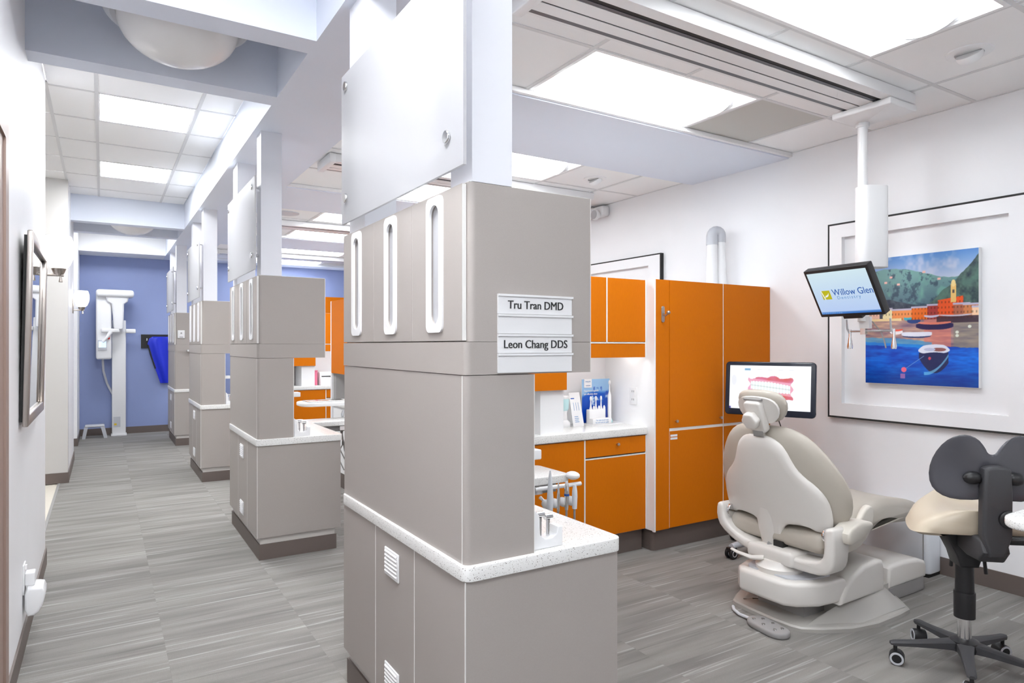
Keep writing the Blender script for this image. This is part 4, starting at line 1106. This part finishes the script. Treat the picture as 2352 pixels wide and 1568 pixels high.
# ================================================================== painting
t = thing('harbour_painting', 'unframed painting of a harbour village with boats on blue water', 'painting', (XR - .02, 2.17, 1.14))
bx('canvas', TRIMW, t, XR - .033, XR - .003, 1.838, 2.509, 1.142, 1.958)
def paint_fn(x, y):
    n = fbm(x, y, 10, 1); n2 = fbm(x, y, 26, 4); n3 = fbm(x * .5, y * 3, 14, 8)
    c = grad(np.clip((y - .8) * 5, 0, 1), (196, 206, 226), (86, 140, 208)); c = lay(c, np.clip((n - .5) * 4, 0, 1), (214, 214, 228), .6)
    h1 = .86 + .05 * np.sin(x * 5.5 + .3) + .02 * (n - .5)
    m = y < h1
    hc = grad(np.clip((y - .55) * 3.5, 0, 1), (66, 92, 112), (120, 164, 162)); hc = lay(hc, np.clip((n - .5) * 5, 0, 1) * (x < .75), (116, 172, 160), .8); hc = lay(hc, np.clip((n2 - .55) * 6, 0, 1), (44, 62, 84), .65)
    c = np.where(m[..., None], hc, c)
    h2 = .60 + .36 * np.clip((x - .55) / .45, 0, 1) ** 1.25 + .04 * (n - .5)
    m = (y < h2) & (x > .5); h2c = lay(grad(np.clip(n2 * 1.3, 0, 1), (38, 48, 62), (92, 120, 110)), np.clip((n - .55) * 6, 0, 1), (96, 134, 120), .7)
    c = np.where(m[..., None], h2c, c)
    m = (y < .64 + .03 * np.sin(x * 9) + .03 * (n - .5)) & (x < .62)
    c = np.where(m[..., None], grad(np.clip(n2 * 1.4 - .2, 0, 1), (36, 46, 66), (84, 100, 112)), c)
    for bx_, by_ in ((.12, .72), (.32, .78), (.25, .84), (.68, .80), (.55, .86), (.2, .80)): c = lay(c, (np.abs(x - bx_) < .014) & (np.abs(y - by_) < .008), (240, 190, 180))
    houses = [(.17, .26, .585, (238, 226, 178)), (.02, .14, .56, (232, 190, 170)), (.26, .44, .575, (240, 150, 90)), (.44, .58, .588, (232, 112, 40)), (.58, .67, .60, (170, 62, 60)), (.67, .88, .64, (236, 92, 44)), (.80, .93, .60, (176, 104, 80)), (.88, 1.01, .595, (206, 132, 86)), (.95, 1.01, .575, (246, 206, 170))]
    for a, b_, tp, cc in houses:
        m = (x > a) & (x < b_) & (y < tp + (x - a) * .12 * (cc[0] == 236)) & (y > .50)
        c = lay(c, m, cc); win = m & (np.modf((x - a) * 34)[0] < .34) & (np.modf((y - .5) * 26)[0] < .4)
        c = lay(c, win, tuple(q * .55 for q in cc), .7)
        c = lay(c, (x > a - .005) & (x < b_ + .005) & (y > tp) & (y < tp + .014) & (cc[0] != 236), (186, 182, 206))
    c = lay(c, (np.abs(x - .80) < .022) & (y > .62) & (y < .755), (236, 196, 120)); c = lay(c, ell(x, y, .80, .76, .018, .026), (240, 216, 150)); c = lay(c, (np.abs(x - .80) < .008) & (np.abs(y - .70) < .012), (90, 80, 80))
    m = y < .50; wr = grad(np.clip(n3 * 1.5 - .25, 0, 1), (120, 96, 120), (214, 176, 150)); wr = lay(wr, (x > .55) & (x < .78), (226, 120, 110), .55); wr = lay(wr, (x > .80), (120, 130, 120), .5)
    c = np.where(m[..., None], wr, c)
    c = lay(c, (y < .515) & (y > .495) & (x < .35), (238, 214, 160)); c = lay(c, (y < .52) & (y > .47) & (x > .66), (60, 44, 60), .85)
    wl = .335 - .05 * x + .02 * (n - .5)
    m = y < wl; wb = lay(grad(np.clip(n3 * 1.6 - .3, 0, 1), (2, 60, 178), (8, 120, 232)), np.clip(.16 - y, 0, .16) * 4, (6, 46, 120))
    c = np.where(m[..., None], wb, c)
    c = lay(c, (np.abs(y - wl - .01 + .12 * np.abs(x - .25) ** 2) < .03) & (x < .62), (40, 160, 230), .6)
    for a, b_, yy, hh_, cc in ((.37, .44, .505, .016, (60, 170, 190)), (.40, .52, .485, .02, (40, 70, 130)), (.48, .80, .445, .035, (40, 36, 84)), (.50, .78, .468, .012, (226, 130, 110)), (.24, .36, .402, .02, (240, 236, 240)), (.25, .36, .42, .010, (232, 90, 70)), (.35, .62, .385, .028, (226, 230, 244)), (.36, .61, .365, .008, (40, 60, 110)), (.55, .68, .52, .012, (200, 196, 220)), (.68, .95, .522, .008, (196, 190, 206))):
        u = (x - a) / (b_ - a); c = lay(c, (u > 0) & (u < 1) & (np.abs(y - yy - .03 * (u - .5) ** 2) < hh_ * (1 - .5 * (2 * u - 1) ** 4) * .7), cc)
    u = (x - .50) / .27; rim = .275 + .018 * np.sin(np.clip(u, 0, 1) * PI * .9)
    hb = .20 - .035 * np.sin(np.clip(u, 0, 1) * PI)
    c = lay(c, (u > .02) & (u < .96) & (y < rim - .03) & (y > hb - .07 * (1 - np.abs(2 * u - 1.1) ** 2)), (38, 42, 84), .92)
    c = lay(c, (u > .0) & (u < 1) & (np.abs(y - rim + .012) < .030 * np.clip(1.15 - (2 * u - 1) ** 4, 0, 1)), (226, 230, 246))
    c = lay(c, ell(x, y, .68, .272, .06, .014), (150, 96, 96)); c = lay(c, ell(x, y, .60, .272, .05, .012), (190, 196, 224)); c = lay(c, ell(x, y, .60, .205, .012, .012), (210, 70, 90))
    c = lay(c, (np.abs(y - .09 - .14 * np.clip((x - .56) / .2, 0, 1) ** 2) < .008 + .006 * n) & (x > .55) & (x < .76), (120, 200, 240), .7)
    c = lay(c, np.abs(y - .12 - (x - .38) * .6) + 9 * (x < .38) + 9 * (x > .55) < .003, (130, 170, 220), .8)
    c = lay(c, ell(x, y, .37, .115, .024, .020), (244, 110, 140)); c = lay(c, (np.abs(x - .36) < .022) & (np.abs(y - .065) < .018), (190, 120, 180), .8)
    for a, b_ in ((.83, .40), (.83, .375), (.93, .44)): c = lay(c, ell(x, y, a, b_, .014, .011), (226, 232, 220))
    return c
Mpt = Matrix.Translation((XR - .0338, 2.1735, 1.55)) @ Matrix(((0, 0, -1, 0), (-1, 0, 0, 0), (0, 1, 0, 0), (0, 0, 0, 1)))
picture('printed_face', 260, 310, paint_fn, Mpt, .667, .812, vcol('painting_print'), t)

# ================================================================== saddle stool
st = thing('saddle_stool', 'black saddle stool with beige seat and butterfly backrest near the chair foot', 'stool', (3.15, 1.40, 0))
ROT = Matrix.Rotation(R(-42), 4, 'Z'); MS = Matrix.Translation((3.15, 1.40, 0)) @ ROT
MB(MS).lathe([(.055, .085), (.06, .10), (.055, .125), (.035, .135)], (0, 0, 0), 24).build('hub', BLACK, st)
for a in (137, 65, -7, -79, -151):
    q = R(a + 42); dx, dy = math.cos(q), math.sin(q)
    rs = []
    for r_, hw_, z0, z1 in ((.03, .034, .088, .128), (.10, .024, .088, .118), (.20, .019, .085, .106), (.275, .017, .082, .100), (.292, .010, .084, .096)):
        c0 = (r_ * dx, r_ * dy)
        rs.append([(c0[0] - dy * hw_ * e, c0[1] + dx * hw_ * e, z) for e, z in ((-1, z0), (1, z0), (1, z1 - .006), (.6, z1), (-.6, z1), (-1, z1 - .006))])
    lg_ = MB(MS).rings(rs).build('leg', BLACKM, st)
    MC = MS @ Matrix.Translation((.272 * dx, .272 * dy, 0)) @ Matrix.Rotation(q + R(70), 4, 'Z')
    MB(MC).lathe([(.008, .05), (.008, .085)], (0, 0, 0), 10).build('caster_pin', BLACK, lg_)
    MB(MC).lathe([(.028, -.026), (.030, -.018), (.030, .018), (.028, .026)], (0, .006, .0305), 22, 'X').build('caster', BLACK, lg_)
    for s_ in (-1, 1): MB(MC).lathe([(.019, -.002), (.027, -.002), (.027, .002), (.019, .002)], (s_ * .0265, .006, .0305), 22, 'X', ring=True).build('caster_ring', LGREY, lg_)
MB(MS).tube([(0, 0, .12), (0, 0, .25)], .026, 20).build('gas_piston', CHROME, st)
MB(MS).lathe([(.040, .225), (.041, .33), (.040, .335)], (0, 0, 0), 24).build('lower_sleeve', BLACK, st)
MB(MS).lathe([(.036, .33), (.034, .46), (.028, .465)], (0, 0, 0), 24).build('upper_sleeve', BLACK, st)
MB(MS).prism([(-.035, .45), (.035, .45), (.05, .50), (.10, .60), (.10, .632), (-.10, .632), (-.10, .60), (-.05, .50)], -.05, .06, 'Y', .008).build('tilt_mechanism', BLACK, st)
MB(MS).tube([(-.12, .0, .605), (.12, .0, .605)], .016, 12).build('tilt_axle', BLACK, st)
MB(MS).box(-.14, .14, -.11, .13, .63, .645).build('seat_plate', BLACK, st)
for a, b_, z in ((.03, -.055, .50), (-.02, .065, .47)): MB(MS).tube([(a, b_, .52), (a + .01, b_ * 1.4, z), (a + .012, b_ * 1.6, z - .06)], .007, 8).build('adjust_lever', BLACK, st)
# saddle seat
nu, nv = 29, 17; topv = []; botv = []
for j in range(nv):
    t_ = j / (nv - 1) * 2 - 1           # -1 back .. 1 front
    y = t_ * .175
    wd_ = (.245 - .075 * (t_ * .5 + .5) ** 2) * math.sqrt(max(0.02, 1 - abs(t_) ** 5))
    for i in range(nu):
        s_ = i / (nu - 1) * 2 - 1
        z = .715 + .030 * t_ * t_ + .012 * t_ - .085 * abs(s_) ** 2.4 - .018 * math.exp(-(s_ / .25) ** 2) * (t_ < .6) - .025 * max(0, abs(s_) - .85) / .15
        th = .055 * math.sqrt(max(0, 1 - max(abs(s_) ** 6, abs(t_) ** 8))) + .004
        topv.append((s_ * wd_, y, z)); botv.append((s_ * (wd_ - .012), y * .97, z - th))
fs = []
for j in range(nv - 1):
    for i in range(nu - 1):
        a = j * nu + i; fs.append((a, a + 1, a + nu + 1, a + nu)); a += nu * nv; fs.append((a, a + nu, a + nu + 1, a + 1))
N = nu * nv
edge = [i for i in range(nu)] + [j * nu + nu - 1 for j in range(1, nv)] + [(nv - 1) * nu + i for i in range(nu - 2, -1, -1)] + [j * nu for j in range(nv - 2, 0, -1)]
for q in range(len(edge)):
    a, b_ = edge[q], edge[(q + 1) % len(edge)]; fs.append((a, b_, b_ + N, a + N))
MB(MS).add(topv + botv, fs).build('seat', UPHS, st, smooth_angle=70)
# backrest stem and lobes (behind, at local -y)
MB(MS).prism(smooth([(-.055, .56), (.05, .56), (.052, .90), (.03, .918), (-.03, .918), (-.052, .90)], 1), -.275, -.22, 'Y', .014, 3).build('back_stem', BLACKM, st)
MB(MS).prism([(-.26, .575), (-.24, .62), (-.10, .63), (-.04, .61), (-.04, .54), (-.12, .525), (-.22, .53)], -.05, .05, 'X', .012).build('back_arm', BLACKM, st)
MB(MS).lathe([(.001, -.030), (.026, -.030), (.034, -.024), (.034, 0)], (.03, -.262, .715), 22, 'Y').build('lock_knob', BLACK, st)
rb = MB(MS).lathe([(.001, -.033), (.021, -.033), (.021, -.03)], (.03, -.262, .715), 22, 'Y').build('red_cap', RED, st)
MB(MS).tube([(-.09, -.235, .865), (.09, -.235, .865)], .019, 12).build('back_axle', BLACK, st)
for s_ in (-1, 1): MB(MS).ball((s_ * .075, -.235, .865), .026, 12, 1.4, 1, 1).build('axle_cap', BLACK, st)
MB(MS).tube([(.05, -.15, .60), (.18, -.2, .615)], .018, 10).build('side_rod', BLACK, st)
ol = [(.0, .955), (.016, .962), (.03, .99), (.055, 1.02), (.09, 1.035), (.125, 1.03), (.16, 1.0), (.188, .945), (.203, .88), (.20, .82), (.175, .785), (.13, .77), (.05, .775), (0, .79)]
ow = ol + [(-a, b_) for a, b_ in ol[::-1][1:-1]]
MBR = MS @ Matrix(((1, 0, 0, 0), (0, 0, 1, -.185), (0, 1, 0, 0), (0, 0, 0, 1)))
MB(MBR).star(smooth(ow, 1), (0, .88), lambda s: .010 * (1 - s ** 6) ** .5, lambda s: .010 * (1 - s ** 6) ** .5, lambda a, b_: 1.5 * a * a - .03 - .25 * (b_ - .88) ** 2 * 4, (1, .99, .96, .88, .75, .55, .3, .1)).build('backrest', mat('backrest_plastic', (.07, .07, .082), .22), st, smooth_angle=60)

# counter tip at the right
t = thing('corner_counter', 'rounded speckled counter end with orange apron behind the stool', 'counter', (3.0, .75, .7))
MB().prism(rrect(2.535, 3.3, .40, 1.03, .07, 6), .785, .823, 'Z', .012).build('top', QUARTZ, t)
MB().prism(rrect(2.60, 3.3, .42, .985, .05, 6), .68, .785, 'Z').build('apron', ORANGE, t)
bx('pedestal', TRIMW, t, 2.95, 3.3, .45, .80, 0, .68)

# ================================================================== corridor things
def sconce(y, label):
    t = thing('wall_sconce', label, 'wall lamp', (XL, y, 1.75), 'corridor sconces')
    xw = XL if y < 8 else -.30
    MB().box(xw, xw + .012, y - .05, y + .05, 1.765, 1.945, r=.005).build('back_plate', NICKEL, t)
    MB().tube([(xw + .010, y, 1.803), (xw + .115, y, 1.803)], .008, 10).build('arm', NICKEL, t)
    xc = xw + .09
    MB().lathe([(.001, 1.798), (.012, 1.802), (.028, 1.815), (.038, 1.842), (.034, 1.845)], (xc, y, 0), 24).build('cup', NICKEL, t)
    MB().lathe([(.004, 1.80), (.006, 1.79), (.011, 1.765), (.009, 1.762), (.001, 1.762)], (xc + .01, y, 0), 14).build('finial', NICKEL, t)
    MB().lathe([(.034, 1.840), (.056, 1.862), (.073, 1.905), (.079, 1.945), (.076, 1.99), (.064, 2.030), (.060, 2.032), (.055, 2.025), (.001, 2.022)], (xc, y, 0), 32).build('glass_shade', SHADE, t)
sconce(4.72, 'lit wall sconce with white glass shade beside the silver mirror')
sconce(9.30, 'lit wall sconce with white glass shade beyond the side opening')
t = thing('wall_mirror', 'rectangular mirror in a silver frame on the left wall', 'mirror', (XL, 4.05, 1.04))
y0, y1, z0, z1 = 3.56, 4.46, 1.035, 1.895
MMR = Matrix.Translation((XL + .001, 0, z0)) @ Matrix.Rotation(R(1.2), 4, 'Y') @ Matrix.Translation((-XL, 0, -z0))
def mbx(nm, m, *a, r=0.): MB(MMR).box(*a, r=r).build(nm, m, t)
mbx('backing', DARK, XL, XL + .012, y0 + .02, y1 - .02, z0 + .02, z1 - .02)
mbx('glass', MIRROR, XL + .012, XL + .018, y0 + .03, y1 - .03, z0 + .03, z1 - .03)
for nm, a in (('frame_side', (y0, y0 + .05, z0, z1)), ('frame_side', (y1 - .05, y1, z0, z1)), ('frame_rail', (y0 + .05, y1 - .05, z0, z0 + .05)), ('frame_rail', (y0 + .05, y1 - .05, z1 - .05, z1))):
    mbx(nm, NICKEL, XL + .012, XL + .034, *a, r=.006)
t = thing('wall_plug_device', 'white plug-in device on an outlet low on the left wall', 'plug device', (XL, 3.8, .15))
bx('outlet_plate', PLAST, t, XL, XL + .006, 3.74, 3.83, .25, .385, r=.002)
MB().prism(smooth([(XL + .008, .155), (XL + .055, .155), (XL + .082, .21), (XL + .085, .275), (XL + .05, .285), (XL + .008, .285)], 1), 3.72, 3.86, 'Y', .012).build('body', PLAST, t)
bx('plug', PLAST, t, XL + .006, XL + .045, 3.755, 3.82, .285, .345, r=.006)
bx('switch', PLAST, t, XL + .006, XL + .014, 3.765, 3.785, .36, .38)
# panoramic x-ray
t = thing('panoramic_xray', 'white standing panoramic x-ray machine against the blue wall', 'x-ray machine', (.215, 11.95, 0))
bx('column', PLAST, t, .122, .308, 11.90, 12.08, .01, 1.78, r=.01)
bx('foot', PLAST, t, .11, .32, 11.86, 12.09, 0, .02)
bx('tube_housing', PLAST, t, -.085, .116, 11.70, 11.88, 1.18, 2.20, r=.03)
bx('overhead_arm', PLAST, t, -.085, .41, 11.62, 11.90, 2.12, 2.23, r=.04)
rs = []
for z, x0_, x1_ in ((2.12, .04, .34), (2.06, .05, .33), (2.02, .11, .28), (1.85, .13, .275), (1.66, .14, .27), (1.64, .15, .26)):
    rs.append([(a, b_, z) for a, b_ in rrect(x0_, x1_, 11.66, 11.84, .03, 4)])
MB().rings(rs).build('sensor_head', PLAST, t)
bx('chin_rest_arm', PLAST, t, -.02, .22, 11.66, 11.74, 1.585, 1.645, r=.015)
MB().tube([(.11, 11.68, 1.60), (.06, 11.66, 1.52), (.0, 11.64, 1.44)], [.03, .025, .018], 10).build('handle', PLAST, t)
bx('bite_block', BLACK, t, .14, .25, 11.68, 11.73, 1.64, 1.665)
bx('head_support', PLAST, t, .30, .44, 11.84, 11.92, 1.58, 1.645, r=.015)
sp = bx('control_panel', LGREY, t, -.06, .055, 11.68, 11.702, 1.32, 1.47, r=.004)
bx('display', LCD, sp, -.05, .045, 11.676, 11.6805, 1.36, 1.45)
MB().ball((.075, 11.70, 1.50), .02).build('stop_button', RED, t)
lb_ = bx('rating_label', LGREY, t, .14, .235, 11.896, 11.9, .13, .29)
bx('warning_mark', mat('yellow_label', srgb(225, 190, 40), .5), lb_, .15, .185, 11.894, 11.8965, .16, .19)
MB().tube([(.0, 11.85, 1.2), (.01, 11.92, 1.0), (.06, 11.98, .80), (.13, 12.0, .64)], .016, 10).build('cable_hose', LGREY, t)
# step stool
t = thing('step_stool', 'grey plastic step stool on the floor left of the x-ray machine', 'step stool', (-.1, 11.75, 0))
def leg_poly(a, b_): return a + b_
MB().box(-.225, .025, 11.68, 11.86, .165, .20, r=.015).build('step', LGREY, t)
for s_ in (-1, 1):
    for y in (11.69, 11.835):
        xa, xb = -.1 + s_ * .105, -.1 + s_ * .14
        MB().rings([[(xb - .022, y - .012, 0), (xb + .022, y - .012, 0), (xb + .022, y + .012, 0), (xb - .022, y + .012, 0)], [(xa - .028, y - .012, .17), (xa + .02, y - .012, .17), (xa + .02, y + .012, .17), (xa - .028, y + .012, .17)]]).build('leg', LGREY, t)
# apron rack and apron
t = thing('apron_rack', 'black wall board with a white hook on the blue wall', 'wall rack', (.8, YE, 1.34))
bx('board', BLACK, t, .52, 1.1, YE - .02, YE, 1.345, 1.565)
MB().tube([(.60, YE - .02, 1.47), (.60, YE - .07, 1.47), (.60, YE - .085, 1.50)], .008, 8).build('hook', PLAST, t)
MB().tube([(.95, YE - .02, 1.47), (.95, YE - .07, 1.47), (.95, YE - .085, 1.50)], .008, 8).build('hook', PLAST, t)
t = thing('lead_apron', 'bright blue lead apron hanging from the black board', 'apron', (.82, YE - .08, .78))
rs = []
for z, x0_, x1_, bul in ((1.53, .68, .98, .02), (1.50, .635, 1.0, .03), (1.42, .61, 1.02, .04), (1.25, .64, 1.02, .05), (1.10, .69, 1.01, .05), (.95, .74, 1.0, .045), (.82, .78, .98, .03), (.785, .79, .97, .02)):
    n = 14; f_ = []; bk_ = []
    for i in range(n):
        u = i / (n - 1); x = x0_ + (x1_ - x0_) * u
        wv = bul * (.6 + .4 * math.sin(u * 13 + z * 3))
        f_.append((x, YE - .05 - wv, z)); bk_.append((x, YE - .035, z))
    rs.append(f_ + bk_[::-1])
MB().rings(rs).build('apron', BLUEF, t, smooth_angle=70)
MB().tube([(.615, YE - .075, 1.40), (.66, YE - .075, 1.22), (.72, YE - .075, 1.02)], .012, 6).build('binding', BLACK, t)
